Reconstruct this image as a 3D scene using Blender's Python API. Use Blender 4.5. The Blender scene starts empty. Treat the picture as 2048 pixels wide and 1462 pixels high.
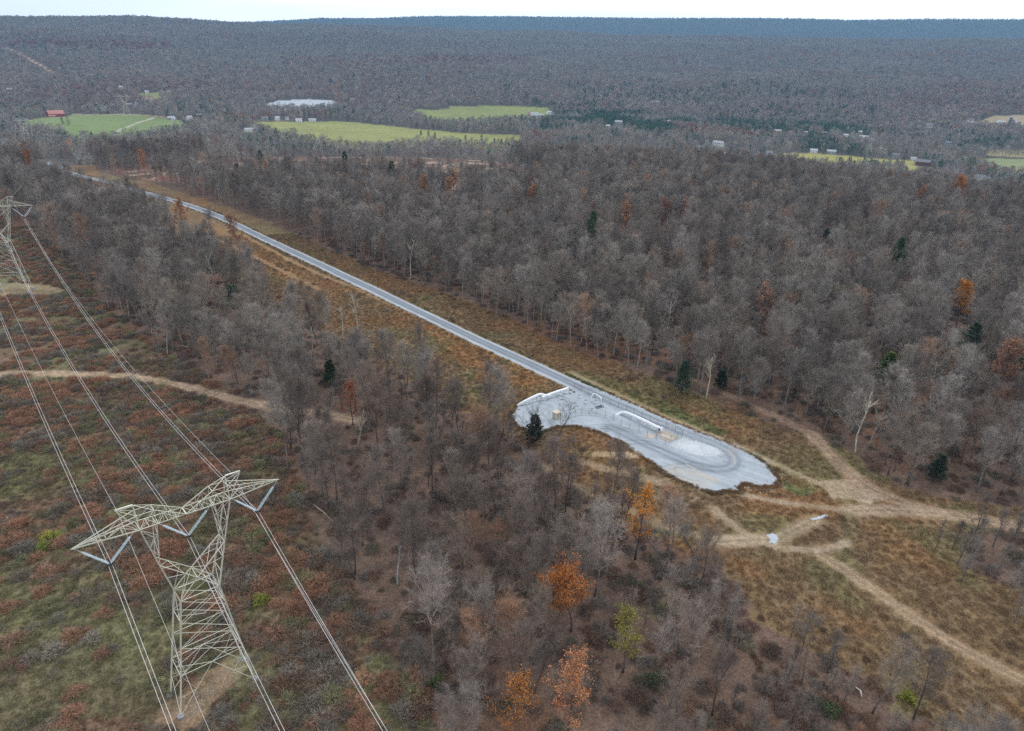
import bpy, math, random
import numpy as np
from mathutils import Vector, Matrix, Euler

# ============================ CAMERA, SKY, SUN, EXPOSURE ============================
CAM_H = 100.0
FPX = 1380.0                                   # focal length in pixels of the 2048 px wide photograph
PITCH = math.atan((731 - 105) / FPX)
ROLL = math.radians(1.8)
scene = bpy.context.scene
COL = scene.collection
cam_d = bpy.data.cameras.new('camera')
cam_d.sensor_width = 36.0
cam_d.lens = FPX * 36.0 / 2048.0
cam_d.clip_start = 0.5
cam_d.clip_end = 40000.0
cam = bpy.data.objects.new('camera', cam_d)
COL.objects.link(cam)
_cp, _sp = math.cos(PITCH), math.sin(PITCH)
F0 = np.array([0, _cp, -_sp]); U0 = np.array([0, _sp, _cp]); R0 = np.array([1.0, 0, 0])
RV = R0 * math.cos(ROLL) + U0 * math.sin(ROLL)
UV = U0 * math.cos(ROLL) - R0 * math.sin(ROLL)
cam.matrix_world = Matrix(((RV[0], UV[0], -F0[0], 0), (RV[1], UV[1], -F0[1], 0), (RV[2], UV[2], -F0[2], CAM_H), (0, 0, 0, 1)))
scene.camera = cam

world = bpy.data.worlds.new('World')
scene.world = world
world.use_nodes = True
wn = world.node_tree; wn.nodes.clear()
w_out = wn.nodes.new('ShaderNodeOutputWorld')
w_sky = wn.nodes.new('ShaderNodeTexSky'); w_sky.sky_type = 'NISHITA'; w_sky.sun_disc = False
SUN_ELEV, SUN_AZ = math.radians(48), math.radians(35)
w_sky.sun_elevation = SUN_ELEV; w_sky.sun_rotation = SUN_AZ
w_bg = wn.nodes.new('ShaderNodeBackground'); w_bg.inputs['Strength'].default_value = 0.10
w_cl = wn.nodes.new('ShaderNodeBackground'); w_cl.inputs['Strength'].default_value = 1.5
w_mix = wn.nodes.new('ShaderNodeMixShader'); w_mix.inputs[0].default_value = 0.88
w_tc = wn.nodes.new('ShaderNodeTexCoord')
w_map = wn.nodes.new('ShaderNodeMapping'); w_map.inputs['Scale'].default_value = (1.2, 1.2, 6.0)
w_nz = wn.nodes.new('ShaderNodeTexNoise'); w_nz.inputs['Scale'].default_value = 1.6; w_nz.inputs['Detail'].default_value = 4
# an overcast sky is brightest low down, all the way round
w_sx = wn.nodes.new('ShaderNodeSeparateXYZ'); wn.links.new(w_tc.outputs['Generated'], w_sx.inputs[0])
w_mr = wn.nodes.new('ShaderNodeMapRange'); w_mr.interpolation_type = 'SMOOTHSTEP'; w_mr.inputs['From Min'].default_value = 0.0; w_mr.inputs['From Max'].default_value = 0.38; w_mr.inputs['To Min'].default_value = 2.7; w_mr.inputs['To Max'].default_value = 1.25
wn.links.new(w_sx.outputs['Z'], w_mr.inputs['Value']); wn.links.new(w_mr.outputs[0], w_cl.inputs['Strength'])
w_rp = wn.nodes.new('ShaderNodeValToRGB')
w_rp.color_ramp.elements[0].position = 0.3; w_rp.color_ramp.elements[0].color = (0.84, 0.88, 0.98, 1)
w_rp.color_ramp.elements[1].position = 0.62; w_rp.color_ramp.elements[1].color = (1.02, 1.02, 1.03, 1)
wn.links.new(w_tc.outputs['Generated'], w_map.inputs['Vector']); wn.links.new(w_map.outputs[0], w_nz.inputs['Vector'])
wn.links.new(w_nz.outputs['Fac'], w_rp.inputs[0]); wn.links.new(w_rp.outputs[0], w_cl.inputs['Color'])
wn.links.new(w_sky.outputs[0], w_bg.inputs['Color'])
wn.links.new(w_bg.outputs[0], w_mix.inputs[1]); wn.links.new(w_cl.outputs[0], w_mix.inputs[2]); wn.links.new(w_mix.outputs[0], w_out.inputs['Surface'])

sun_d = bpy.data.lights.new('sun', 'SUN'); sun_d.energy = 1.15; sun_d.angle = math.radians(14); sun_d.color = (1.0, 0.97, 0.93)
sun = bpy.data.objects.new('sun', sun_d); COL.objects.link(sun)
_sd = Vector((math.sin(SUN_AZ) * math.cos(SUN_ELEV), math.cos(SUN_AZ) * math.cos(SUN_ELEV), math.sin(SUN_ELEV)))
sun.rotation_euler = _sd.to_track_quat('Z', 'Y').to_euler()

scene.view_settings.view_transform = 'Standard'
scene.view_settings.look = 'None'
scene.view_settings.exposure = 0.24
scene.view_settings.gamma = 1.0
scene.view_settings.use_curve_mapping = False
scene.render.engine = 'CYCLES'
scene.cycles.max_bounces = 4
scene.cycles.diffuse_bounces = 2
scene.cycles.glossy_bounces = 1
scene.cycles.transmission_bounces = 1
scene.cycles.volume_bounces = 0
scene.cycles.transparent_max_bounces = 4
scene.cycles.use_denoising = False
HAZE_DENSITY = 1.15e-4
HAZE_COLOR = (0.20, 0.40, 0.63)

# ============================ SMALL HELPERS ============================
def vnoise(x, y, scale, seed=0):
    """smooth 2-D value noise in 0..1"""
    x = np.asarray(x, float) / scale + seed * 17.31; y = np.asarray(y, float) / scale + seed * 9.73
    xi = np.floor(x).astype(np.int64); yi = np.floor(y).astype(np.int64)
    fx = x - xi; fy = y - yi
    fx = fx * fx * (3 - 2 * fx); fy = fy * fy * (3 - 2 * fy)
    def h(a, b):
        n = (a * 374761393 + b * 668265263 + seed * 974711) & 0x7fffffff
        n = ((n ^ (n >> 13)) * 1274126177) & 0x7fffffff
        n = n ^ (n >> 16)
        return (n & 0xffff) / 65535.0
    a = h(xi, yi); b = h(xi + 1, yi); c = h(xi, yi + 1); d = h(xi + 1, yi + 1)
    return (a * (1 - fx) + b * fx) * (1 - fy) + (c * (1 - fx) + d * fx) * fy

def fbm(x, y, scale, seed=0, oct=4):
    s = 0; w = 0.5; t = 0
    for i in range(oct):
        s = s + w * vnoise(x, y, scale, seed + i * 7); t += w; w *= 0.55; scale *= 0.5
    return s / t

def smooth(a, b, v):
    t = np.clip((np.asarray(v, float) - a) / (b - a), 0, 1)
    return t * t * (3 - 2 * t)

def ray(px, py):
    X = (px - 1024) / FPX; Y = -(py - 731) / FPX
    return RV * X + UV * Y + F0

def flat(px, py, z=0.0):
    d = ray(px, py); t = (z - CAM_H) / d[2]
    return d[0] * t, d[1] * t

def project(P):
    P = np.asarray(P, float); q = P - np.array([0, 0, CAM_H])
    w = q @ F0
    return 1024 + FPX * (q @ RV) / w, 731 - FPX * (q @ UV) / w, w

# ---- the lie of the land: a wooded plateau, a farmed valley, a long ridge and a farther one ----
_edge_px = [(-300, 350), (0, 350), (250, 338), (500, 322), (700, 322), (900, 325), (1080, 342), (1200, 352), (1400, 352), (1700, 392), (2048, 442), (2300, 470)]
_e = [flat(*p) for p in _edge_px]
EDGE_TH = np.array([math.atan2(a, b) for a, b in _e]); EDGE_R = np.array([math.hypot(a, b) for a, b in _e])
def _elev(lst):
    th = []; tn = []
    for p in lst:
        d = ray(*p); th.append(math.atan2(d[0], d[1])); tn.append(d[2] / math.hypot(d[0], d[1]))
    return np.array(th), np.array(tn)
NR_TH, NR_TAN = _elev([(-400, 36), (0, 33), (150, 33), (300, 31), (380, 37), (450, 43), (540, 48), (620, 48), (700, 51), (850, 55), (1000, 61), (1150, 65), (1300, 70), (1500, 73), (1800, 77), (2048, 80), (2400, 90)])
FR_TH, FR_TAN = _elev([(-300, 60), (400, 48), (540, 44), (580, 42), (640, 38), (750, 38), (850, 34), (1000, 34), (1150, 36), (1300, 38), (1500, 38), (1600, 39), (1700, 42), (1850, 40), (2048, 41), (2400, 44)])
R_NEAR, R_FAR = 4800.0, 8600.0

def terrain(x, y):
    x = np.asarray(x, float); y = np.asarray(y, float)
    r = np.hypot(x, y); th = np.arctan2(x, y)
    e = np.interp(th, EDGE_TH, EDGE_R)
    fall = smooth(0, 300, r - e)
    z = (fbm(x, y, 90, 3, 2) - 0.5) * 2.2 * smooth(60, 260, r)
    z = z - 48 * fall + fall * (fbm(x, y, 420, 5, 3) - 0.5) * 26
    zn = CAM_H + R_NEAR * np.interp(th, NR_TH, NR_TAN) - 14
    t = np.clip((r - 1850) / (R_NEAR - 1850), 0, 1)
    rise = (zn + 48) * t ** 1.05
    bumps = (fbm(x, y, 800, 11, 3) - 0.5) * 110 * np.sin(np.clip(t, 0, 1) * math.pi) ** 0.8
    drop = smooth(R_NEAR, R_NEAR + 1500, r)
    zf = CAM_H + R_FAR * np.interp(th, FR_TH, FR_TAN) - 16
    up = smooth(R_NEAR + 1300, R_FAR, r)
    down = smooth(R_FAR, 11500, r)
    z = z + rise + bumps
    z = z * (1 - drop) + (zn - 190) * drop * (1 - up) + zf * up * drop
    z = z * (1 - down) + (-30) * down
    return z

_RR = np.concatenate([np.linspace(30, 900, 1741), np.linspace(901, 12000, 5500)])
def at(px, py, lift=0.0):
    """the point of the terrain seen through a photograph pixel"""
    d = ray(px, py); h = math.hypot(d[0], d[1])
    xs = d[0] / h * _RR; ys = d[1] / h * _RR; zs = CAM_H + d[2] / h * _RR
    g = terrain(xs, ys) + lift - zs
    k = np.argmax(g > 0)
    if g[k] <= 0: k = len(_RR) - 1
    k = max(k, 1)
    f = g[k - 1] / (g[k - 1] - g[k] + 1e-12)
    return np.array([xs[k-1] + f * (xs[k] - xs[k-1]), ys[k-1] + f * (ys[k] - ys[k-1])])

def gz(x, y): return float(terrain(x, y))
def poly(pts): return np.array([at(*p) for p in pts])
def line(pts, step=3.0):
    P = poly(pts); out = [P[0]]
    for a, b in zip(P[:-1], P[1:]):
        n = max(1, int(np.linalg.norm(b - a) / step))
        for i in range(1, n + 1): out.append(a + (b - a) * i / n)
    out = np.array(out)
    for _ in range(6):                      # soften the corners
        out[1:-1] = (out[:-2] + out[1:-1] * 2 + out[2:]) / 4
    return out

def inside(x, y, P):
    x = np.asarray(x, float); y = np.asarray(y, float)
    r = np.zeros(x.shape, bool); n = len(P)
    lo = P.min(0); hi = P.max(0)
    m = (x >= lo[0]) & (x <= hi[0]) & (y >= lo[1]) & (y <= hi[1])
    if not m.any(): return r
    xm = x[m]; ym = y[m]; c = np.zeros(xm.shape, bool)
    for i in range(n):
        x1, y1 = P[i]; x2, y2 = P[(i + 1) % n]
        if y1 == y2: continue
        cr = ((y1 > ym) != (y2 > ym)) & (xm < (x2 - x1) * (ym - y1) / (y2 - y1) + x1)
        c ^= cr
    r[m] = c
    return r

def dist_line(x, y, L, cut=12.0):
    x = np.asarray(x, float); y = np.asarray(y, float)
    d = np.full(x.shape, 1e9)
    lo = L.min(0) - cut; hi = L.max(0) + cut
    m = (x >= lo[0]) & (x <= hi[0]) & (y >= lo[1]) & (y <= hi[1])
    if not m.any(): return d
    xm = x[m]; ym = y[m]; dm = np.full(xm.shape, 1e9)
    for i in range(len(L) - 1):
        a = L[i]; b = L[i + 1]; v = b - a; vv = v @ v + 1e-9
        t = np.clip(((xm - a[0]) * v[0] + (ym - a[1]) * v[1]) / vv, 0, 1)
        dm = np.minimum(dm, np.hypot(xm - a[0] - t * v[0], ym - a[1] - t * v[1]))
    d[m] = dm
    return d

# ---------------- mesh builder ----------------
class MB:
    def __init__(s): s.v = []; s.f = []
    def add(s, vs, fs):
        o = len(s.v); s.v.extend([tuple(map(float, p)) for p in vs]); s.f.extend([tuple(i + o for i in f) for f in fs]); return s
    def box(s, cx, cy, cz, sx, sy, sz, rz=0.0):
        c, n = math.cos(rz), math.sin(rz); vs = []
        for k in (-.5, .5):
            for a, b in ((-.5, -.5), (.5, -.5), (.5, .5), (-.5, .5)):
                X, Y = a * sx, b * sy; vs.append((cx + X * c - Y * n, cy + X * n + Y * c, cz + k * sz))
        return s.add(vs, [(3, 2, 1, 0), (4, 5, 6, 7), (0, 1, 5, 4), (1, 2, 6, 5), (2, 3, 7, 6), (3, 0, 4, 7)])
    def tube(s, pts, rad, n=6, caps=True):
        pts = [np.array(p, float) for p in pts]
        if not hasattr(rad, '__len__'): rad = [rad] * len(pts)
        vs = []; prev = None
        for i, p in enumerate(pts):
            d = pts[min(i + 1, len(pts) - 1)] - pts[max(i - 1, 0)]; d = d / (np.linalg.norm(d) + 1e-9)
            if prev is None:
                u = np.cross(d, [0, 0, 1.0] if abs(d[2]) < 0.9 else [1.0, 0, 0])
            else:
                u = prev - d * (prev @ d)
            u = u / (np.linalg.norm(u) + 1e-9); prev = u; w = np.cross(d, u)
            for k in range(n):
                a = 2 * math.pi * k / n; vs.append(p + rad[i] * (math.cos(a) * u + math.sin(a) * w))
        fs = []
        for i in range(len(pts) - 1):
            for k in range(n):
                a = i * n + k; b = i * n + (k + 1) % n; fs.append((a, b, b + n, a + n))
        if caps and n > 3: fs.append(tuple(range(n - 1, -1, -1))); fs.append(tuple(range((len(pts) - 1) * n, len(pts) * n)))
        return s.add(vs, fs)
    def mesh(s, name, m=None, smooth_=False):
        me = bpy.data.meshes.new(name); me.from_pydata(s.v, [], s.f)
        if m: me.materials.append(m)
        if smooth_: me.polygons.foreach_set('use_smooth', [True] * len(me.polygons))
        me.update(); return me
    def build(s, name, m=None, parent=None, smooth_=False):
        return put(name, s.mesh(name, m, smooth_), parent)

def put(name, me, parent=None, loc=None, rot=None, scl=None):
    o = bpy.data.objects.new(name, me); COL.objects.link(o)
    if parent is not None: o.parent = parent
    if loc is not None: o.location = loc
    if rot is not None: o.rotation_euler = rot
    if scl is not None: o.scale = scl
    return o
def empty(name, loc, rz=0.0):
    o = bpy.data.objects.new(name, None); COL.objects.link(o); o.location = loc; o.rotation_euler = (0, 0, rz); o.empty_display_size = 1; return o
def tag(o, label, cat=None, group=None, kind=None):
    o['label'] = label
    if cat: o['category'] = cat
    if group: o['group'] = group
    if kind: o['kind'] = kind
    return o

# ---------------- materials ----------------
def new_mat(name, rough=0.9, spec=0.2, metal=0.0):
    m = bpy.data.materials.new(name); m.use_nodes = True; nt = m.node_tree
    b = nt.nodes['Principled BSDF']; b.inputs['Roughness'].default_value = rough; b.inputs['Metallic'].default_value = metal
    b.inputs['Specular IOR Level'].default_value = spec
    return m, nt, b
def noise_mat(name, c1, c2, scale=1.0, detail=4, rough=0.85, spec=0.2, metal=0.0, bump=0.0, coord='Object', lo=0.35, hi=0.65):
    m, nt, b = new_mat(name, rough, spec, metal)
    tc = nt.nodes.new('ShaderNodeTexCoord'); nz = nt.nodes.new('ShaderNodeTexNoise'); nz.inputs['Scale'].default_value = scale; nz.inputs['Detail'].default_value = detail
    rp = nt.nodes.new('ShaderNodeValToRGB'); rp.color_ramp.elements[0].position = lo; rp.color_ramp.elements[1].position = hi
    rp.color_ramp.elements[0].color = (*c1, 1); rp.color_ramp.elements[1].color = (*c2, 1)
    nt.links.new(tc.outputs[coord], nz.inputs['Vector']); nt.links.new(nz.outputs['Fac'], rp.inputs[0]); nt.links.new(rp.outputs[0], b.inputs['Base Color'])
    if bump:
        bp = nt.nodes.new('ShaderNodeBump'); bp.inputs['Strength'].default_value = bump; bp.inputs['Distance'].default_value = 0.1
        nt.links.new(nz.outputs['Fac'], bp.inputs['Height']); nt.links.new(bp.outputs[0], b.inputs['Normal'])
    return m
def tint_mat(name, var=0.5, scale=0.6, rough=0.95, trans=0.0):
    """plant colour comes from the plant's own 'tint' (per copy), broken up by noise"""
    m, nt, b = new_mat(name, rough, 0.1)
    at_ = nt.nodes.new('ShaderNodeAttribute'); at_.attribute_type = 'INSTANCER'; at_.attribute_name = 'tint'
    tc = nt.nodes.new('ShaderNodeTexCoord'); nz = nt.nodes.new('ShaderNodeTexNoise'); nz.inputs['Scale'].default_value = scale; nz.inputs['Detail'].default_value = 3
    mr = nt.nodes.new('ShaderNodeMapRange'); mr.inputs['From Min'].default_value = 0.3; mr.inputs['From Max'].default_value = 0.7
    mr.inputs['To Min'].default_value = 1 - var; mr.inputs['To Max'].default_value = 1 + var
    vm = nt.nodes.new('ShaderNodeVectorMath'); vm.operation = 'SCALE'
    nt.links.new(tc.outputs['Object'], nz.inputs['Vector']); nt.links.new(nz.outputs['Fac'], mr.inputs['Value'])
    nt.links.new(at_.outputs['Color'], vm.inputs[0]); nt.links.new(mr.outputs[0], vm.inputs['Scale']); nt.links.new(vm.outputs[0], b.inputs['Base Color'])
    return m
def attr_mat(name, scales, amt, bump=0.3, bdist=0.15, rough=0.95, spec=0.1):
    """ground colour from the mesh's painted-in cover map, broken up by several sizes of noise"""
    m, nt, b = new_mat(name, rough, spec)
    at_ = nt.nodes.new('ShaderNodeAttribute'); at_.attribute_type = 'GEOMETRY'; at_.attribute_name = 'cover'
    tc = nt.nodes.new('ShaderNodeTexCoord'); val = None; first = None
    for s_, a_ in zip(scales, amt):
        nz = nt.nodes.new('ShaderNodeTexNoise'); nz.inputs['Scale'].default_value = 1.0 / s_; nz.inputs['Detail'].default_value = 5; nz.inputs['Roughness'].default_value = 0.65
        nt.links.new(tc.outputs['Object'], nz.inputs['Vector'])
        mr = nt.nodes.new('ShaderNodeMapRange'); mr.inputs['From Min'].default_value = 0.3; mr.inputs['From Max'].default_value = 0.7
        mr.inputs['To Min'].default_value = 1 - a_; mr.inputs['To Max'].default_value = 1 + a_
        nt.links.new(nz.outputs['Fac'], mr.inputs['Value'])
        if val is None: val = mr.outputs[0]; first = nz
        else:
            mu = nt.nodes.new('ShaderNodeMath'); mu.operation = 'MULTIPLY'; nt.links.new(val, mu.inputs[0]); nt.links.new(mr.outputs[0], mu.inputs[1]); val = mu.outputs[0]
    vm = nt.nodes.new('ShaderNodeVectorMath'); vm.operation = 'SCALE'
    nt.links.new(at_.outputs['Color'], vm.inputs[0]); nt.links.new(val, vm.inputs['Scale']); nt.links.new(vm.outputs[0], b.inputs['Base Color'])
    if bump:
        bp = nt.nodes.new('ShaderNodeBump'); bp.inputs['Strength'].default_value = bump; bp.inputs['Distance'].default_value = bdist
        nt.links.new(first.outputs['Fac'], bp.inputs['Height']); nt.links.new(bp.outputs[0], b.inputs['Normal'])
    return m

M = {}
M['ground'] = attr_mat('ground_cover', (0.45, 1.6, 5.0, 14.0), (0.45, 0.28, 0.18, 0.12), 0.6, 0.25)
M['gravel'] = attr_mat('gravel', (0.25, 1.6, 9.0), (0.14, 0.07, 0.05), 0.5, 0.05)
M['bark'] = tint_mat('bark', 0.35, 0.8)
M['twig'] = tint_mat('twigs', 0.35, 0.5)
M['leaf'] = tint_mat('leaves', 0.4, 1.6)
M['stone'] = noise_mat('stone', (0.35, 0.37, 0.40), (0.62, 0.64, 0.66), 1.5)
M['steel'] = noise_mat('galvanised_steel_aged', (0.45, 0.46, 0.38), (0.66, 0.65, 0.54), 0.8, rough=0.6, spec=0.4)
M['steel_pale'] = noise_mat('galvanised_steel_pale', (0.60, 0.63, 0.64), (0.75, 0.77, 0.78), 2.0, rough=0.5, spec=0.5)
M['wire'] = noise_mat('aluminium_cable', (0.50, 0.49, 0.49), (0.66, 0.65, 0.64), 0.3, rough=0.45, spec=0.5)
M['insulator'] = noise_mat('glass_insulator', (0.42, 0.56, 0.62), (0.60, 0.72, 0.76), 3.0, rough=0.25, spec=0.6)
M['concrete'] = noise_mat('concrete', (0.22, 0.235, 0.26), (0.34, 0.355, 0.38), 3.0, bump=0.2)
M['pipe'] = noise_mat('white_pipe_paint', (0.70, 0.74, 0.78), (0.84, 0.86, 0.88), 1.2, rough=0.45, spec=0.4)
M['fence'] = noise_mat('fence_galvanised', (0.10, 0.12, 0.15), (0.22, 0.25, 0.28), 2.0, rough=0.6)
M['dark'] = noise_mat('dark_metal', (0.03, 0.03, 0.035), (0.07, 0.07, 0.08), 2.0, rough=0.6)
M['beige'] = noise_mat('beige_cabinet_paint', (0.50, 0.46, 0.36), (0.62, 0.58, 0.47), 2.0, rough=0.6)
M['tan'] = noise_mat('tan_mat', (0.38, 0.34, 0.29), (0.50, 0.46, 0.40), 2.0)
M['orange'] = noise_mat('orange_plastic', (0.55, 0.12, 0.05), (0.70, 0.2, 0.08), 3.0, rough=0.5)
M['white'] = noise_mat('white_siding', (0.68, 0.70, 0.72), (0.82, 0.83, 0.84), 0.7)
M['grey_wall'] = noise_mat('grey_siding', (0.30, 0.32, 0.36), (0.42, 0.44, 0.47), 0.7)
M['brown_wall'] = noise_mat('brown_boards', (0.10, 0.045, 0.03), (0.17, 0.08, 0.055), 0.7)
M['red_wall'] = noise_mat('red_boards', (0.28, 0.05, 0.05), (0.38, 0.08, 0.07), 0.5)
M['red_roof'] = noise_mat('red_roof_metal', (0.38, 0.15, 0.14), (0.48, 0.23, 0.20), 0.3, rough=0.5)
M['grey_roof'] = noise_mat('grey_shingles', (0.13, 0.135, 0.15), (0.24, 0.25, 0.27), 0.8)
M['pale_roof'] = noise_mat('pale_metal_roof', (0.30, 0.32, 0.35), (0.46, 0.48, 0.51), 0.4, rough=0.5)
M['glass'] = noise_mat('window_glass', (0.03, 0.04, 0.05), (0.06, 0.07, 0.09), 1.0, rough=0.1, spec=0.8)
M['silo'] = noise_mat('silo_blue', (0.05, 0.08, 0.14), (0.09, 0.12, 0.19), 0.5, rough=0.4)

# ============================ WHERE THINGS ARE ON THE GROUND ============================
CORR_A = poly([(-900, 415), (-300, 430), (-60, 440), (60, 452), (110, 500), (190, 590), (255, 655), (370, 735), (470, 800), (555, 862), (590, 950), (620, 1050), (680, 1130), (750, 1230), (830, 1340), (890, 1480), (930, 1900), (-900, 2600), (-2600, 1900), (-2600, 600)])
CORR_B = poly([(60, 325), (110, 378), (200, 410), (300, 440), (390, 486), (450, 545), (540, 605), (650, 668), (780, 742), (880, 798), (950, 828), (1000, 848), (1020, 872), (1080, 905), (1110, 960), (1180, 1010), (1290, 1075), (1370, 1105), (1455, 1150), (1510, 1225), (1630, 1310), (1780, 1400), (1930, 1490), (2300, 1900), (2900, 1900), (2600, 1300), (2200, 1200), (2000, 1160), (1900, 1120), (1980, 1068), (2300, 1085), (2300, 1040), (1960, 1010), (1800, 975), (1690, 900), (1600, 862), (1500, 835), (1400, 792), (1250, 735), (1120, 690), (1000, 630), (900, 590), (780, 550), (640, 492), (540, 445), (400, 396), (280, 362), (200, 345), (150, 318)])
CLEAR_C = poly([(215, 345), (250, 331), (400, 322), (560, 312), (700, 314), (900, 316), (1040, 330), (1088, 342), (1086, 378), (960, 384), (800, 368), (640, 362), (420, 364), (300, 362)])
PAD = poly([(1140, 752), (1175, 768), (1230, 792), (1290, 818), (1350, 845), (1410, 868), (1460, 887), (1510, 912), (1545, 940), (1560, 962), (1548, 974), (1520, 976), (1490, 968), (1478, 975), (1484, 986), (1455, 983), (1430, 988), (1400, 979), (1370, 966), (1330, 949), (1300, 923), (1262, 901), (1240, 884), (1200, 866), (1160, 854), (1120, 853), (1095, 862), (1060, 864), (1032, 852), (1020, 834), (1034, 808), (1080, 790), (1132, 776)])
ISLAND = poly([(1337, 890), (1365, 877), (1400, 885), (1435, 897), (1448, 908), (1430, 913), (1400, 912), (1360, 900)])
SAND = [poly([(1320, 935), (1345, 928), (1400, 945), (1440, 965), (1425, 975), (1390, 970), (1350, 955)]),
        poly([(1455, 893), (1470, 903), (1475, 925), (1462, 928), (1458, 908)]), poly([(1312, 868), (1326, 861), (1360, 873), (1352, 882), (1335, 886)])]
ROAD = line([(40, 312), (80, 320), (100, 326), (122, 340), (160, 352), (205, 362), (240, 372), (290, 386), (330, 396), (360, 405), (400, 418), (440, 434), (480, 453), (520, 473), (560, 492), (600, 511), (650, 534), (700, 558), (750, 581), (800, 606), (850, 630), (900, 654), (950, 679), (1000, 701), (1050, 724), (1100, 747), (1150, 771), (1165, 778)], 4)
LANE = line([(1130, 762), (1165, 778), (1200, 794), (1250, 816), (1300, 838), (1350, 859), (1400, 877), (1440, 892), (1465, 905), (1478, 922), (1472, 938), (1440, 945), (1400, 938), (1350, 915), (1300, 893), (1250, 868), (1220, 855)], 2)
TRAILS = [  # polyline, half width, colour, strength
    (line([(-200, 750), (-60, 748), (0, 748), (60, 746), (150, 747), (230, 750), (290, 757), (350, 768), (400, 780), (440, 792), (480, 803), (560, 815), (640, 828), (720, 842)]), 1.9, (.36, .26, .18), .9),
    (line([(1625, 868), (1650, 895), (1680, 930), (1715, 965), (1740, 990), (1790, 1008), (1870, 1025), (1960, 1040), (2048, 1054), (2200, 1075)]), 1.9, (.33, .23, .155), .95),
    (line([(1625, 868), (1560, 838), (1500, 808), (1450, 787), (1380, 757)]), 1.3, (.26, .18, .13), .7),
    (line([(1700, 1022), (1745, 1018), (1800, 1020), (1880, 1028)]), 2.0, (.32, .24, .17), .8),
    (line([(1140, 745), (1170, 758), (1240, 790), (1300, 820), (1400, 862), (1480, 893), (1540, 924), (1600, 950), (1650, 975), (1690, 990)]), 0.8, (.32, .25, .16), .8),
    (line([(1085, 932), (1110, 955), (1180, 985), (1250, 1015), (1310, 1047), (1370, 1068), (1430, 1083), (1490, 1080), (1540, 1086)]), 1.1, (.24, .18, .12), .75),
    (line([(1425, 1015), (1434, 1026), (1450, 1045), (1468, 1057), (1501, 1073)]), 0.9, (.32, .25, .17), .8),
    (line([(1438, 1083), (1470, 1076), (1515, 1072), (1545, 1080)]), 1.8, (.33, .26, .18), .8),
    (line([(1560, 1076), (1590, 1058), (1632, 1038)]), 1.5, (.26, .21, .14), .8),
    (line([(1640, 1108), (1700, 1145), (1740, 1175), (1790, 1210), (1850, 1252), (1900, 1288), (1960, 1322), (2048, 1362), (2200, 1430)]), 1.3, (.30, .21, .14), .85),
    (line([(1720, 1175), (1800, 1240), (1900, 1330), (1980, 1400), (2050, 1470)]), 0.7, (.22, .17, .10), .5),
    (line([(1700, 1030), (1712, 1060), (1700, 1095), (1670, 1115)]), 1.6, (.15, .14, .075), .45),
    (line([(1540, 1092), (1580, 1108), (1630, 1112), (1662, 1105), (1695, 1085)]), 0.8, (.30, .24, .17), .8),
    (line([(1172, 926), (1200, 938), (1250, 948), (1290, 952), (1330, 965)]), 1.2, (.28, .21, .14), .7),
    (line([(1195, 908), (1235, 905), (1275, 911)]), 1.1, (.40, .31, .20), .85),
    (line([(1488, 990), (1540, 1002), (1600, 1010), (1640, 1013), (1700, 1022)]), 0.8, (.30, .24, .17), .8),
    (line([(380, 455), (408, 470), (461, 490), (520, 520), (585, 552), (640, 580)]), 0.9, (.26, .17, .10), .7),
    (line([(480, 465), (515, 486), (581, 521), (646, 552), (708, 574), (790, 613), (900, 662), (1000, 710), (1050, 735)]), 0.9, (.27, .175, .10), .75),
    (line([(-40, 1130), (10, 1180), (30, 1240), (60, 1300), (120, 1350)]), 1.6, (.13, .12, .06), .5)]
_dc = at(1345, 978)
for _r in (4.6, 6.6): TRAILS.append((np.array([[_dc[0] + _r * math.cos(a), _dc[1] + _r * math.sin(a)] for a in np.linspace(0, 6.1, 40)]), .28, (.30, .24, .16), .6))
PATCH = [  # polygon, colour, noise size of its ragged edge, strength
    (poly([(1636, 962), (1700, 958), (1765, 990), (1740, 1008), (1665, 1000)]), (.38, .30, .22), 3, .9),
    (poly([(1150, 738), (1250, 768), (1330, 803), (1400, 838), (1455, 866), (1440, 874), (1380, 852), (1290, 812), (1200, 777), (1120, 745)]), (.105, .13, .05), 3, .75),
    (poly([(1560, 958), (1600, 965), (1640, 985), (1620, 998), (1570, 982)]), (.12, .15, .06), 3, .8),
    (poly([(300, 1462), (320, 1410), (400, 1350), (480, 1300), (500, 1325), (480, 1365), (420, 1410), (400, 1462)]), (.27, .19, .12), 3, .75),
    (poly([(-100, 572), (20, 565), (100, 568), (130, 580), (100, 592), (-100, 596)]), (.32, .26, .16), 3, .6),
    (poly([(-200, 1130), (60, 1140), (180, 1210), (340, 1240), (345, 1400), (200, 1450), (-200, 1500)]), (.15, .148, .078), 9, .6),
    (poly([(430, 1290), (520, 1290), (560, 1350), (540, 1462), (440, 1462), (480, 1380)]), (.145, .15, .075), 5, .65),
    (poly([(0, 900), (150, 880), (200, 940), (140, 1000), (0, 1010)]), (.13, .12, .06), 8, .6),
    (poly([(60, 755), (200, 755), (240, 770), (150, 780), (40, 775)]), (.16, .15, .08), 4, .6),
    (poly([(840, 655), (900, 650), (1010, 715), (960, 740), (870, 690)]), (.28, .145, .06), 6, .7),
    (poly([(930, 725), (1060, 735), (1110, 755), (1060, 775), (960, 760)]), (.30, .155, .065), 6, .7),
    (poly([(400, 430), (560, 505), (700, 580), (660, 600), (520, 540), (400, 470)]), (.26, .15, .07), 6, .7),
    (poly([(1215, 1205), (1300, 1190), (1370, 1215), (1300, 1240)]), (.13, .13, .06), 4, .6),
    (poly([(1300, 1045), (1380, 1060), (1370, 1080), (1310, 1070)]), (.12, .13, .055), 4, .7)]
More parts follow.
